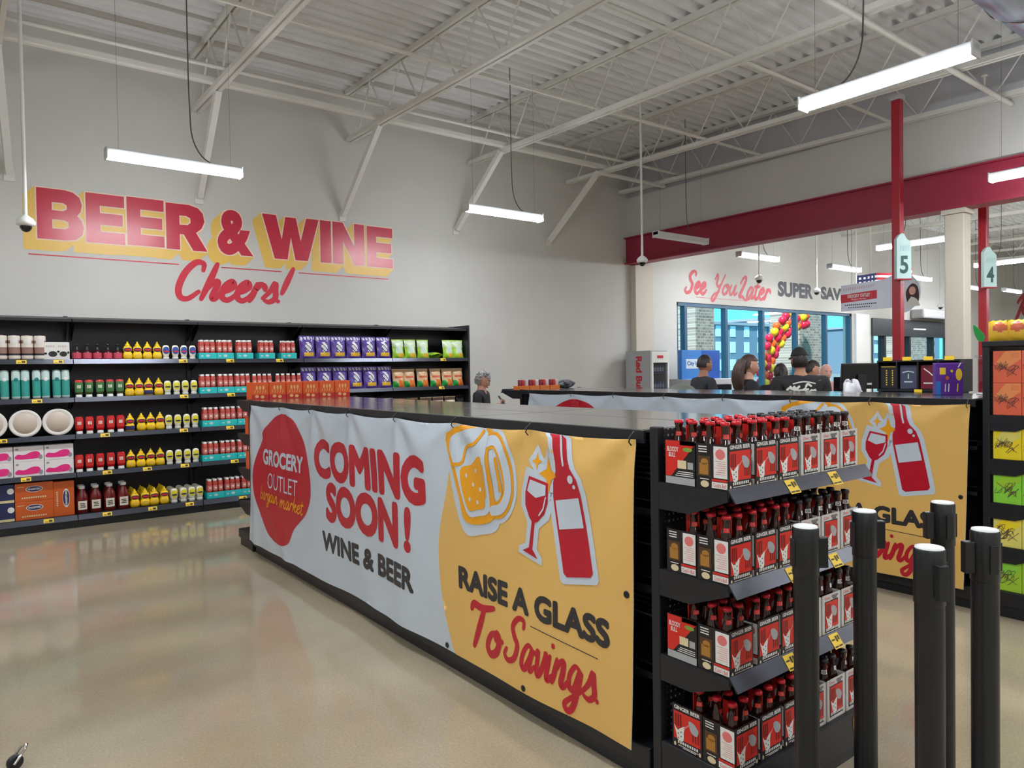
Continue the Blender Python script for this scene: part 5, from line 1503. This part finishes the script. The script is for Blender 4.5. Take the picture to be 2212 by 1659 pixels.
def person(label, loc, face_dir, H, skin, shirt, arms, hair=None, head_pitch=0.0, head_yaw=0.0, build=1.0, back_print=False, group=None, front_print=False):
    """arms: {side: (elbow, wrist, hand direction, palm normal, curl)} in local units, facing -y"""
    t = thing('person', label, 'person', loc, atan2(face_dir[0], -face_dir[1]), group)
    hz = lambda k: k * H
    B = build
    elb = {s_: Vector(arms[s_][0]) for s_ in (-1, 1)}; wri = {s_: Vector(arms[s_][1]) for s_ in (-1, 1)}
    pts = [(0, .0, hz(.53)), (0, .0, hz(.60)), (0, -.005, hz(.70)), (0, .008, hz(.808)), (0, .010, hz(.852)), (0, -.002, hz(.882)), (0, -.006, hz(.915))]
    rad = [(.15 * B, .105 * B), (.135 * B, .098 * B), (.155 * B, .115 * B), (.125 * B, .085 * B), (.06, .06), (.054, .056), (.05, .052)]
    ed = [(i, i + 1) for i in range(6)]
    for s_ in (-1, 1):
        k = len(pts)
        sh_ = Vector((s_ * .178 * B, .01, hz(.808)))
        pts += [sh_, elb[s_], wri[s_]]; rad += [.056 * B, .041 * B, .027]
        ed += [(3, k), (k, k + 1), (k + 1, k + 2)]
    for s_ in (-1, 1):
        k = len(pts)
        pts += [(s_ * .095, .0, hz(.47)), (s_ * .1, -.01, hz(.275)), (s_ * .1, .015, hz(.05)), (s_ * .105, -.13, hz(.022))]
        rad += [.088 * B, .058, .042, .034]
        ed += [(0, k), (k, k + 1), (k + 1, k + 2), (k + 2, k + 3)]
    hc = Vector((0, -.018, hz(1) - .118))
    info = {}
    def extra(q):
        info['R'] = head_into(q, hc, head_yaw, head_pitch)
        for s_ in (-1, 1):
            _, w, d, nrm, curl = arms[s_]
            hand_into(q, w, d, nrm, curl, s_)
    skinned('body', pts, ed, rad, [skin, 'lips', 'eye_white', 'iris'], t, 2, 0, extra)
    # shirt over torso and upper arms
    sp = [(0, 0, hz(.515)), (0, 0, hz(.60)), (0, -.005, hz(.70)), (0, .008, hz(.812)), (0, .010, hz(.852))]
    sr = [(.172 * B, .125 * B), (.155 * B, .115 * B), (.175 * B, .132 * B), (.155 * B, .104 * B), (.076, .072)]
    se = [(i, i + 1) for i in range(4)]
    for s_ in (-1, 1):
        k = len(sp); sh_ = Vector((s_ * .18 * B, .01, hz(.824)))
        sp += [sh_, sh_.lerp(elb[s_], .85)]; sr += [.07 * B, .062 * B]; se += [(3, k), (k, k + 1)]
    so, sq = skinned('shirt', sp, se, sr, shirt, t, 2, 0)
    bv = BVHTree.FromPolygons([Vector(v) for v in sq.v], sq.f)
    def printed(yfrom, dirn, name, z0, z1):
        q = MB(); rn = random.Random(len(label))
        def fnp(a, c):
            h_ = bv.ray_cast(Vector((a, yfrom, c)), Vector((0, dirn, 0)))
            return (a, (h_[0].y if h_[0] else 0) - dirn * .004, c)
        for i in range(11):
            a = -.12 + .024 * i + rn.uniform(-.01, .01); c = z0 + (z1 - z0) * rn.random()
            q.stroke(smooth2([(a, c), (a + .03, c + .03 * rn.uniform(-1, 1)), (a + .05, c + .02 * rn.uniform(-1, 1))], 4), .022, fnp, 0)
        q.stroke(smooth2([(-.11, z1 + .02), (0, z1 + .04), (.11, z1 + .02)], 5), .012, fnp, 0); q.stroke(smooth2([(-.1, z0 - .02), (0, z0 - .035), (.1, z0 - .02)], 5), .012, fnp, 0)
        q.build(name, 'print_shirt', so)
    if back_print: printed(.5, -1, 'back_print', hz(.745), hz(.79))
    if front_print: printed(-.5, 1, 'front_print', hz(.72), hz(.76))
    tp = [(0, 0, hz(.53))]; tr = [(.158 * B, .115 * B)]; te = []
    for s_ in (-1, 1):
        k = len(tp); tp += [(s_ * .095, 0, hz(.47)), (s_ * .1, -.01, hz(.275)), (s_ * .1, .012, hz(.075))]; tr += [.1 * B, .074, .062]; te += [(0, k), (k, k + 1), (k + 1, k + 2)]
    skinned('trousers', tp, te, tr, 'trousers', t, 2, 0)
    for s_ in (-1, 1):
        q = MB(); q.ball((s_ * .104, -.06, .04), .052, .14, .042, 16, 10); q.box(s_ * .104 - .046, -.19, .0, s_ * .104 + .046, .075, .022, bev=.01); q.build('shoe', 'shoe', t)
    if hair: hair(t, info['R'])
    return t

def shell(q, R_, cut, k=1.10, mi=0, back=0.0, zt=0.0):
    """hair cap: part of an enlarged skull where cut(x, y, z) is true"""
    n, m = 28, 20; vs = []; keep = []; fs = []
    for j in range(m + 1):
        ph = -pi / 2 + pi * j / m
        for i in range(n):
            a = 2 * pi * i / n
            x, y, z = .073 * cos(ph) * cos(a), .095 * cos(ph) * sin(a), .113 * sin(ph)
            keep.append(cut(x, y, z)); w = 1 + .02 * sin(a * 9 + ph * 5)
            vs.append(R_ @ Vector((x * k * w, y * k * w + back * (y > 0), z * k + zt)))
    for j in range(m):
        for i in range(n):
            f = (j * n + i, j * n + (i + 1) % n, (j + 1) * n + (i + 1) % n, (j + 1) * n + i)
            if all(keep[v] for v in f): fs.append(f)
    q.add(vs, fs, mi, True)
def hair_short(mn, k=1.10):
    def f(t, R_):
        q = MB(); shell(q, R_, lambda x, y, z: z > .045 or (y > .005 and z > -.05) or (y > -.03 and z > .0), k, 0, .004); q.build('hair', mn, t)
    return f
def hair_curly(mn):
    def f(t, R_):
        q = MB(); shell(q, R_, lambda x, y, z: z > .05 or (y > .0 and z > -.07), 1.12, 0, .006)
        rn = random.Random(5)
        for i in range(70):
            a, ph = rn.uniform(0, 2 * pi), rn.uniform(-.5, 1.5)
            x, y, z = .082 * cos(ph) * cos(a), .104 * cos(ph) * sin(a), .124 * sin(ph)
            if z > .06 or y > .01:
                p = R_ @ Vector((x, y, z)); q.ball(p, .019, .019, .016, 8, 6)
        q.build('hair', mn, t)
    return f
def hair_long(mn, tail=True):
    def f(t, R_):
        q = MB(); shell(q, R_, lambda x, y, z: z > .05 or (y > -.02 and z > -.02) or (y > .02 and z > -.09), 1.12, 0, .012)
        for i in range(9):
            x = -.06 + .015 * i
            pts = [R_ @ Vector((x * (1 + .1 * j), .06 + .045 * sin(j * .7) + .004 * i % 3, .06 - .075 * j)) for j in range(6)]
            q.tube(pts, [.02, .028, .03, .03, .026, .012], 8)
        q.build('hair', mn, t)
    return f
def hair_tail(mn):
    def f(t, R_):
        q = MB(); shell(q, R_, lambda x, y, z: z > .05 or (y > -.02 and z > -.02) or (y > .02 and z > -.06), 1.10, 0, .006)
        q.build('hair', mn, t)
        q = MB(); q.tube([R_ @ Vector(p) for p in ((0, .1, .04), (0, .15, .03), (0, .165, -.05), (0, .15, -.14), (0, .14, -.2))], [.018, .03, .034, .026, .008], 10); q.build('ponytail', mn, t)
    return f
def capped(t, R_):
    q = MB(); shell(q, R_, lambda x, y, z: y > -.025 and -.075 < z < .07, 1.09, 0, .006); q.build('hair', 'hair_dark', t)
    q = MB(); shell(q, R_, lambda x, y, z: z > .022, 1.16, 0, .006, .004)
    c_ = q.build('cap', 'cap_black', t)
    q = MB(); vs = []
    for i in range(13):
        a = pi + pi * i / 12
        for r_ in (1.0, 1.75): vs.append(R_ @ Vector((.083 * cos(a) * (1 if r_ == 1 else 1.02), .104 * sin(a) * r_, .034 - .012 * (r_ - 1))))
    fs = [(2 * i, 2 * i + 1, 2 * i + 3, 2 * i + 2) for i in range(12)]
    q.add(vs, fs, 0, True); q.add([Vector(v) - Vector((0, 0, .004)) for v in vs], [f[::-1] for f in fs], 0, True); q.build('visor', 'cap_black', c_)
hang = lambda s_, H: ((s_ * .235, .03, .63 * H), (s_ * .245, -.04, .485 * H), (0, -.15, -1), (-s_, 0, 0), .35)
fold = lambda s_, H: ((s_ * .24, .02, .635 * H), (s_ * .15, -.27, .63 * H), (-s_ * .3, -1, .05), (-s_ * .8, 0, -.4), .6)
RIGHT = (.793, -.609); AWAY = (.608, .793)
H = 1.60
woman = person('woman with grey hair in black looking at her phone by the shelving', (5.42, 7.72, 0), (.62, -.78), H, 'skin', 'shirt_black',
       {-1: ((-.235, .0, .62 * H), (-.09, -.17, .715 * H), (.35, -.9, .25), (.2, 0, 1), .7), 1: ((.235, .0, .62 * H), (.09, -.18, .715 * H), (-.35, -.9, .25), (-.2, 0, 1), .7)},
       hair_curly('hair_grey'), radians(22))
t = thing('phone', 'dark phone held by the woman with grey hair', 'phone', woman.location, woman.rotation_euler[2])
q = MB(); q.T = Matrix.Translation((.02, -.275, .75 * H)) @ Matrix.Rotation(radians(-35), 4, 'X'); q.box(-.036, -.004, -.05, .036, .004, .095, bev=.003); q.build('case', 'screen', t)
q = MB(); q.T = Matrix.Translation((.02, -.275, .75 * H)) @ Matrix.Rotation(radians(-35), 4, 'X'); q.box(-.033, .0041, -.046, .033, .0048, .09); q.build('display', 'dark_glass', t)
H = 1.76
man = person('man with short dark hair in a dark polo shirt, holding a red vest', (7.40, 5.70, 0), (.94, -.34), H, 'skin_tan', 'shirt_charcoal',
       {-1: ((-.24, -.02, .66 * H), (-.12, -.27, .735 * H), (.4, -1, .0), (0, 0, -1), .8), 1: ((.24, -.02, .66 * H), (.12, -.27, .735 * H), (-.3, -1, .0), (0, 0, -1), .8)}, hair_short('hair_dark'), radians(4))
t = thing('red_vest', 'red cloth held out by the man in the dark polo shirt', 'vest', man.location, man.rotation_euler[2])
q = MB(); N_ = 12
vs = [(-.17 + .34 * i / N_ + .0, -.36 - .28 * j / 8 - .01 * sin(i * 1.3), .72 * H + .012 * sin(i * 1.1 + j) - .03 * (j / 8) ** 2 - .05 * abs(i / N_ - .5)) for j in range(9) for i in range(N_ + 1)]
fs = [(j * (N_ + 1) + i, j * (N_ + 1) + i + 1, (j + 1) * (N_ + 1) + i + 1, (j + 1) * (N_ + 1) + i) for j in range(8) for i in range(N_)]
q.add(vs, fs, 0, True); q.add([(x, y, z - .02) for x, y, z in vs], [f[::-1] for f in fs], 0, True); q.build('cloth', 'red_vest', t)
H = 1.735
person('woman with long dark wavy hair in a black printed T-shirt, seen in profile', (6.80, 4.65, 0), (.80, -.60), H, 'skin', 'shirt_black', {-1: hang(-1, H), 1: hang(1, H)}, hair_long('hair_brown'), radians(5), 0, 1.05, True)
H = 1.785
person('person in black cap and black printed T-shirt, back turned', (6.77, 4.02, 0), AWAY, H, 'skin_tan', 'shirt_black', {-1: hang(-1, H), 1: hang(1, H)}, capped, radians(4), 0, 1.32, True)
H = 1.64
person('dark haired person in black half hidden behind the one wearing a cap', (7.80, 4.88, 0), (.75, .66), H, 'skin', 'shirt_black', {-1: hang(-1, H), 1: hang(1, H)}, hair_tail('hair_dark'), radians(4), 0, 1.15, False)
H = 1.675
person('woman with dark tied hair looking down, right of the one in the cap', (8.70, 5.02, 0), (.80, -.60), H, 'skin', 'shirt_black', {-1: fold(-1, H), 1: fold(1, H)}, hair_tail('hair_dark'), radians(14))
H = 1.625
person('pale person in a pink top behind the checkout screen', (9.72, 5.38, 0), (-.62, -.78), H, 'skin_pale', 'shirt_pink', {-1: hang(-1, H), 1: hang(1, H)}, hair_short('skin_pale', 1.02), radians(6))

# checkout furniture
def counter(x0, x1, y0, y1, label):
    t = thing('checkout_counter', label, 'counter', (x0, y0, 0))
    q = MB(); q.box(0, 0, .06, x1 - x0, y1 - y0, .84, bev=.01); q.build('cabinet', 'counter', t)
    q = MB(); q.box(-.03, -.03, .84, x1 - x0 + .03, y1 - y0 + .03, .88, bev=.01); q.build('worktop', 'black', t)
    q = MB(); q.box(.05, .1, .88, x1 - x0 - .25, y1 - y0 - .5, .89); q.build('conveyor_belt', 'stanchion', t)
    q = MB(); q.box(.03, .03, 0, x1 - x0 - .03, y1 - y0 - .03, .06); q.build('plinth', 'black', t)
counter(7.42, 8.02, 2.2, 4.15, 'grey checkout counter under the nearer black screen, behind the gondola')
counter(9.13, 9.75, 2.2, 4.15, 'grey checkout counter under the farther black screen')
def monitor(x, y, z, w, h, rz, label):
    t = thing('checkout_screen', label, 'screen', (x, y, .8802), rz)
    q = MB(); q.lathe([(.12, 0), (.12, .012), (.03, .02)], n=24); q.build('base', 'stanchion', t)
    q = MB(); q.box(-.045, -.025, .015, .045, .025, z - .88 + .02, bev=.006); q.build('stand', 'stanchion', t)
    q = MB(); q.T = Matrix.Translation((0, .03, z - .88)) @ Matrix.Rotation(radians(8), 4, 'X'); q.box(-w / 2, -.02, -h / 2, w / 2, .03, h / 2, bev=.008); q.build('panel', 'stanchion', t)
    q = MB(); q.T = Matrix.Translation((0, .03, z - .88)) @ Matrix.Rotation(radians(8), 4, 'X'); q.box(-w / 2 + .015, .0302, -h / 2 + .015, w / 2 - .015, .032, h / 2 - .015); q.build('glass_face', 'screen', t)
    q = MB(); q.T = Matrix.Translation((0, .03, z - .88)) @ Matrix.Rotation(radians(8), 4, 'X'); q.box(.07, -.0215, -.09, .12, -.0202, -.07); q.build('rating_label', 'white', t)
monitor(7.50, 3.76, 1.49, .39, .27, -.654, 'large black checkout screen seen from behind, right of the white bag')
monitor(9.25, 3.72, 1.56, .36, .2, -.654, 'second black checkout screen, right of the number 5 pole')
t = thing('card_reader', 'dark card reader screen left of the large black checkout screen', 'screen', (7.68, 4.05, .8802), -.5)
q = MB(); q.tube([(0, 0, 0), (0, 0, .45)], .015, 8); q.build('stalk', 'stanchion', t)
q = MB(); q.box(-.11, -.012, .42, .11, .012, .6, bev=.006); q.build('panel', 'screen', t)
C('bag_film', (222, 222, 228), .35)
def film_bag(x, y, z, s_, label, m, sd):
    t = thing('plastic_bag', label, 'bag', (x, y, z)); rn = random.Random(sd); q = MB(); vs = []; fs = []; N_, K_ = 20, 10
    for j in range(K_ + 1):
        v = j / K_
        for i in range(N_):
            a = 2 * pi * i / N_; r_ = s_ * (1.15 - .5 * v ** 2) * (1 + .12 * sin(4 * a + 5 * v) + .03 * rn.uniform(-1, 1))
            vs.append((r_ * cos(a), .7 * r_ * sin(a), 1.35 * s_ * v + .02 * sin(3 * a) * v))
    for j in range(K_):
        for i in range(N_): fs.append((j * N_ + i, j * N_ + (i + 1) % N_, (j + 1) * N_ + (i + 1) % N_, (j + 1) * N_ + i))
    q.add(vs, fs, 0, True); q.build('bag_body', m, t)
    q = MB()
    for a in (-1, 1): q.tube([(a * .03, 0, 1.35 * s_ - .02), (a * .055, .01, 1.35 * s_ + .01), (a * .08, .015, 1.35 * s_ + .012)], [.014, .016, .009], 6)
    q.build('handles', m, t)
    return t
t = thing('bagging_stand', 'black bagging stand carrying the white bags behind the gondola', 'stand', (6.62, 3.25, 0), -.654)
q = MB(); q.box(-.32, -.16, 1.30, .32, .16, 1.325, bev=.005); q.build('top', 'black', t)
for x in (-.29, .29):
    for y in (-.13, .13):
        q = MB(); q.tube([(x, y, 0), (x, y, 1.3)], .014, 8); q.build('leg', 'black', t)
film_bag(6.55, 3.37, 1.3252, .10, 'white plastic shopping bag below the large black screen', 'bag_film', 4)
zb = film_bag(6.76, 3.12, 1.3252, .095, 'black and white patterned bag right of the large screen', 'bag_black', 9)
q = MB(); rn = random.Random(2)
for i in range(16):
    a = -2.6 + .12 * i; z = .03 + .1 * rn.random()
    q.tube([(.098 * cos(a), .072 * sin(a), z), (.098 * cos(a + .18), .074 * sin(a + .18), z + .03)], .006, 6)
q.build('zebra_print', 'print_white', zb)
# black impulse rack with yellow tags
t = thing('impulse_rack', 'black counter rack of dark packs with yellow tags, under the number 5 pole', 'display rack', (6.46, 2.74, 0), pi / 2)
q = MB(); q.box(-.36, -.12, 1.38, .30, .12, 1.40); q.box(-.36, -.12, 1.63, .30, .12, 1.645); q.box(-.36, -.12, 1.40, .30, -.11, 1.63)
for x in (-.36, -.20, -.04, .13, .29): q.box(x, -.11, 1.40, x + .01, .12, 1.63)
q.build('frame', 'black', t)
q = MB(); q.box(-.34, -.11, 0, .28, .11, 1.38, bev=.01); q.build('pedestal', 'black', t)
for x in (-.28, -.12, .05, .21):
    q = MB(); q.box(x - .035, .121, 1.64, x + .035, .126, 1.672); q.build('price_tag', 'tag', t)
for x in (-.2, -.04):
    q = MB(); q.box(x - .03, .121, 1.375, x + .03, .126, 1.398); q.build('price_tag', 'tag', t)
C('pack_slate', (70, 74, 96)); C('pack_maroon', (110, 24, 40)); C('pack_dark', (34, 32, 36)); C('purple_box', (96, 44, 150), .35); C('purple_blue', (40, 120, 200), .35)
def rackpack(i, x, m, what):
    t = thing('rack_pack', f'{what} in the {ORD[i]} bay from the left of the black rack', 'pack', (6.465, 2.74 - x * -1, 1.4005), pi / 2, None)
    q = MB(); q.box(-.068, .0, 0, .068, .1, .2, bev=.004); q.build('pack', m, t)
    q = MB(); fk = lambda a, c: (a, .1008, c)
    if i == 0: 
        q.flat(rect(-.06, .185, .06, .193), fk, 0); [q.flat(rect(-.04 + .05 * k, .03 + .02 * j, -.03 + .05 * k, .04 + .02 * j), fk, 0) for k in range(2) for j in range(7)]
    elif i == 1: q.stroke([(-.045, .14), (0, .15), (.045, .14)], .008, fk, 0); q.stroke([(-.03, .06), (.03, .06)], .01, fk, 0); q.stroke([(0, .09), (0, .125)], .008, fk, 0)
    elif i == 2: q.stroke([(-.04, .1), (.0, .14), (.04, .17)], .008, fk, 0); q.stroke([(-.04, .05), (.04, .05)], .01, fk, 0)
    else: q.flat(ell(0, .1, .03, .05), fk, 0)
    q.build('pack_print', ['tag', 'pack_silver', 'print_white', 'tag'][i], t)
for i, (x, m, w_) in enumerate(((.215, 'pack_dark', 'black pack with gold bars'), (.05, 'pack_slate', 'slate blue pack'), (-.115, 'pack_maroon', 'dark red pack'), (-.275, 'pack_dark', 'plain dark pack'))):
    rackpack(i, x, m, w_)
t = thing('purple_box', 'purple carton with yellow badges standing on the farther gondola', 'box', (5.74, 2.24, 1.3815), -.98)
q = MB(); q.T = Matrix.Scale(.70, 4, (1, 0, 0)); q.box(-.125, -.05, 0, .125, .05, .235, bev=.004); q.build('carton', 'purple_box', t)
q = MB(); q.T = Matrix.Scale(.70, 4, (1, 0, 0)); fk = lambda a, c: (a, -.0508, c)
q.flat(rect(-.124, .002, -.08, .1), fk, 0); q.flat(rect(-.09, .15, -.035, .2), fk, 1); q.flat(ell(.085, .15, .03, .045, 10), fk, 1); q.flat(ell(.02, .175, .012, .01), fk, 1)
q.flat(ell(-.02, .125, .018, .014), fk, 2)
for a in (-.04, -.01, .07): q.stroke([(a, .03), (a + .005, .08)], .01, fk, 3 if a < 0 else 1)
q.stroke([(.08, .205), (.1, .23)], .01, fk, 3)
q.build('box_print', ['purple_blue', 'tag', 'bag_rust', 'print_white'], t)
t = thing('clear_dispenser', 'clear plastic dispenser with a white notice, left of the tall snack shelving', 'dispenser', (5.93, 2.02, 1.3815), -.95)
q = MB(); q.box(-.08, -.07, 0, .08, .07, .012, bev=.003); q.build('base', 'white', t)
q = MB(); q.box(-.075, -.065, .012, .075, .065, .27, bev=.01); q.build('clear_body', 'clear', t)
q = MB(); q.box(-.055, -.0668, .09, .045, -.0655, .22); q.build('notice', 'white', t)
q = MB(); q.box(-.04, -.07, .225, .02, -.0665, .25); q.build('price_tag', 'tag', t)
q = MB(); q.box(-.09, -.075, .27, .09, .075, .285, bev=.004); q.build('lid', 'clear', t)
H = 1.70
person('person with dark hair behind the clear dispenser, mostly hidden', (7.95, 2.02 - .9, 0), AWAY, H, 'skin', 'shirt_black', {-1: hang(-1, H), 1: hang(1, H)}, hair_short('hair_dark', 1.16))
# lane poles with number signs
mt['sign_teal'] = M('pale_teal_sign', (196, 226, 224), rough=.35, var=.02); mt['sign_number'] = M('teal_number', (58, 92, 92), rough=.4, var=.02); mt['sign_script'] = M('sign_script', (150, 190, 190), rough=.4, var=.02)
def lane_pole(x, y, num, ztop, label, label2):
    t = thing('lane_pole', label, 'pole', (x, y, 0))
    q = MB(); q.box(-.05, -.05, .02, .05, .05, ztop, bev=.006); q.build('shaft', 'pole_red', t)
    q = MB(); q.box(-.1, -.1, 0, .1, .1, .02); q.build('base_plate', 'pole_red', t)
    q = MB(); q.box(-.065, -.065, ztop, .065, .065, ztop + .06); q.build('ceiling_bracket', 'wall_grey', t)
    s_ = thing('lane_sign', label2, 'sign', (x - .066, y - .085, 2.62), -.654)
    w_ = .085
    q = MB(); out = [(-w_, 0), (w_, 0), (w_, .42), (.06, .45), (.03, .47), (0, .53), (-.03, .535), (-.06, .51), (-w_, .47)]
    q.prism(out, lambda a, c, d: (a, d, c), -.03, .03); q.build('lightbox', 'sign_teal', s_)
    q = MB(); q.text(num, (-.05, .06, .05, .27), lambda a, c: (a, -.0312, c), 0, .03); q.build('number', 'sign_number', s_)
    q = MB(); brush(q, 'Yes', (-.055, .33, .05, .42), lambda a, c: (a, -.0312, c), 0, .08) if False else [q.stroke([(-.05 + .02 * k, .33), (-.04 + .02 * k, .39)], .006, lambda a, c: (a, -.0312, c), 0) for k in range(6)]; q.build('script_print', 'sign_script', s_)
    q = MB(); q.box(-w_ - .004, -.035, -.015, w_ + .004, .035, 0); q.build('bottom_trim', 'pole_red', s_)
lane_pole(8.98, 4.05, '5', 4.76, 'red square pole in front of the red beam, carrying the left lane sign', 'pale teal lane sign reading five, left of the beige column')
lane_pole(11.05, 3.86, '4', 4.76, 'red square pole behind the red beam, carrying the right lane sign', 'pale teal lane sign reading four, right of the beige column')
# hanging oval sign and flag
mt['sign_pale'] = M('pale_blue_sign', (226, 234, 250), rough=.4, var=.02)
t = thing('hanging_sign', 'pale hanging sign with red band and a round portrait, left of the number 5 pole', 'sign', (10.7, 0, 0))
q = MB()
out = [(-5.66, 2.42)] + [(-4.85, 2.42)] + [(-4.80 + .28 * cos(a), 2.62 + .29 * sin(a)) for a in [-1.3 + .28 * i for i in range(12)]] + [(-5.02, 2.84), (-5.66, 2.81)]
q.prism(out, lambda a, c, d: (d, -a, c), -.012, .012); q.build('panel', 'sign_pale', t)
fs_ = lambda k: (lambda a, c: (-.0125 - .0006 * k, -a, c))
q = MB(); q.flat([(-5.66, 2.545), (-5.12, 2.575), (-5.12, 2.70), (-5.66, 2.67)], fs_(1), 0); q.build('red_band', 'script_red', t)
q = MB(); q.text('GROCERY OUTLET', (-5.56, 2.615, -5.22, 2.665), fs_(2), 0, .03); q.text('Bargain Market', (-5.50, 2.57, -5.28, 2.605), fs_(2), 0, .0, .2); q.build('band_lettering', 'white', t)
q = MB()
for k_ in range(14): q.stroke([(-5.62 + .034 * k_, 2.725 + .002 * k_), (-5.605 + .034 * k_, 2.765 + .002 * k_)], .006, fs_(1), 0)
q.build('script_line', 'script_red', t)
q = MB()
for k_ in range(16): q.flat(rect(-5.6 + .03 * k_, 2.50, -5.58 + .03 * k_, 2.517), fs_(1), 0)
for k_ in range(10): q.flat(rect(-5.55 + .034 * k_, 2.46, -5.53 + .034 * k_, 2.475), fs_(1), 0)
q.build('small_lettering', 'vinyl_dark', t)
fp = lambda k: (lambda a, c: fs_(k)(a + .16, c - .02))
q = MB(); q.flat(smooth2([(-4.86, 2.52), (-4.87, 2.66), (-4.79, 2.76), (-4.71, 2.70), (-4.70, 2.52), (-4.74, 2.5), (-4.8, 2.58), (-4.83, 2.5)], 5, True), fp(1), 0); q.flat(ell(-4.785, 2.66, .045, .06), fp(2), 1); q.flat(smooth2([(-4.88, 2.44), (-4.83, 2.54), (-4.78, 2.57), (-4.72, 2.53), (-4.68, 2.44)], 4), fp(2), 2)
q.build('portrait', ['hair_brown', 'skin_pale', 'white'], t)
for y in (5.5, 4.8):
    q = MB(); q.tube([(0, y, 2.8), (0, y, 5.48)], .003, 5); q.build('hanger_wire', 'cord', t)
C('flag_blue', (44, 50, 92), .8); C('flag_red', (178, 40, 56), .8); C('flag_white', (226, 222, 220), .8)
t = thing('flag', 'striped flag with dark starred corner hanging left of the number 5 sign', 'flag', (13.6, 6.9, 2.75))
q = MB(); vs = []; fs = []; ms = []; NU, NV = 26, 13
for sgn in (0, 1):
    for j in range(NV + 1):
        for i in range(NU + 1):
            u = i / NU; vs.append((.05 * sin(u * 9) + .003 * sgn, -1.0 * u, .55 * (j / NV) + .04 * sin(u * 7) * u))
    o = sgn * (NU + 1) * (NV + 1)
    for j in range(NV):
        for i in range(NU):
            a = o + j * (NU + 1) + i; f = (a, a + 1, a + NU + 2, a + NU + 1); fs.append(f if sgn == 0 else f[::-1])
            can = i < 10 and j > 5
            ms.append((2 if (i % 2 and j % 2) else 0) if can else (1 if j % 2 == 0 else 2))
q.add(vs, fs, ms, True); q.build('cloth', ['flag_blue', 'flag_red', 'flag_white'], t)
q = MB(); q.tube([(0, 0, -.1), (0, 0, 2.755)], .012, 8); q.build('pole', 'white', t)

# drinks cooler and ice chest along the wall
t = thing('drinks_cooler', 'grey drinks cooler with glass door and red lettering on its side', 'cooler', (9.86, 8.72, 0))
C('cooler_grey', (168, 168, 172), .4); C('cooler_red', (190, 30, 46), .4); C('ice_blue', (64, 130, 206), .35); C('ice_deep', (40, 84, 170), .35); C('ice_pale', (210, 226, 240), .4)
q = MB(); q.box(0, .04, 0, .04, .64, 1.92); q.box(.42, .04, 0, .46, .64, 1.92); q.box(.04, .6, 0, .42, .64, 1.92); q.box(.04, .04, 1.86, .42, .6, 1.92); q.box(.04, .04, 0, .42, .6, .15); q.build('cabinet', 'cooler_grey', t)
d_ = MB(); d_.box(.0, .0, .15, .035, .038, 1.9); d_.box(.425, 0, .15, .46, .038, 1.9); d_.box(.035, 0, .15, .425, .038, .19); d_.box(.035, 0, 1.7, .425, .038, 1.9); dr = d_.build('door', 'white', t)
q = MB(); q.box(.035, .015, .19, .425, .02, 1.7); q.build('door_glass', 'clear', dr)
q = MB(); q.box(.14, -.004, 1.78, .3, -.0002, 1.83); q.build('header_badge', 'cooler_red', dr)
q = MB(); q.text('Red Bull', (.70, .27, 1.34, .42), lambda a, c: (-.002, .66 - c, 2.52 - a), 0, .04); q.build('side_lettering', 'cooler_red', t)
for z in (.5, .85, 1.2, 1.5):
    q = MB(); q.box(.042, .05, z, .418, .58, z + .012); q.build('rack', 'chrome', t)
C('can_silver', (190, 196, 206), .3, metal=.5); C('can_blue', (60, 80, 150), .3)
def can_fn():
    t = thing('drink_can', '', 'can')
    q = MB(); q.lathe([(.02, 0), (.025, .006), (.025, .12), (.02, .13), (.019, .132)], n=14); q.build('can', 'can_blue', t)
    q = MB(); q.lathe([(.0253, .03), (.0253, .1)], n=14); q.build('label', 'can_silver', t)
    return t
cn = Maker(can_fn)
for r, z in enumerate((1.2, 1.5)):
    for i in range(5): cn((9.945 + .072 * i, 8.80, z + .0125), 'silver and blue drink can on a rack inside the drinks cooler', 0, 'cans inside the drinks cooler')
t = thing('ice_chest', 'blue and white ice merchandiser with tall blue sign, right of the drinks cooler', 'ice merchandiser', (10.72, 8.45, 0))
q = MB(); q.box(0, 0, 0, 1.15, .85, 1.38, bev=.01); q.build('cabinet', 'wall_grey', t)
q = MB(); q.box(.08, -.03, .3, 1.07, -.001, 1.28, bev=.01); dr = q.build('door', 'screen', t)
q = MB(); q.box(.14, -.05, .7, .17, -.031, .95, bev=.004); q.build('handle', 'chrome', dr)
q = MB(); q.box(.0, .3, 1.38, 1.15, .38, 1.93); sg = q.build('header_sign', 'ice_blue', t)
fi = lambda k: (lambda a, c: (a, .299 - .001 * k, c))
q = MB(); q.flat(rect(.12, 1.58, .56, 1.76), fi(1), 0); q.build('white_field', 'ice_pale', sg)
q = MB(); q.flat(rect(.58, 1.39, 1.14, 1.92), fi(1), 0); q.build('dark_field', 'ice_deep', sg)
q = MB(); q.text('City Ice', (.15, 1.62, .53, 1.72), fi(2), 0, .03); q.build('lettering', 'ice_deep', sg)
t = thing('display_bin', 'grey green dome topped bin just behind the farther gondola', 'bin', (6.55, 5.36, 0))
C('dome_green', (112, 118, 108), .6)
q = MB(); q.lathe([(.15, 0), (.17, .02), (.19, 1.17)], n=32); q.build('drum', 'black', t)
q = MB(); q.lathe([(.20, 1.17), (.20, 1.25), (.185, 1.33), (.13, 1.39), (.06, 1.42), (.001, 1.428)], n=32); q.build('dome_lid', 'dome_green', t)
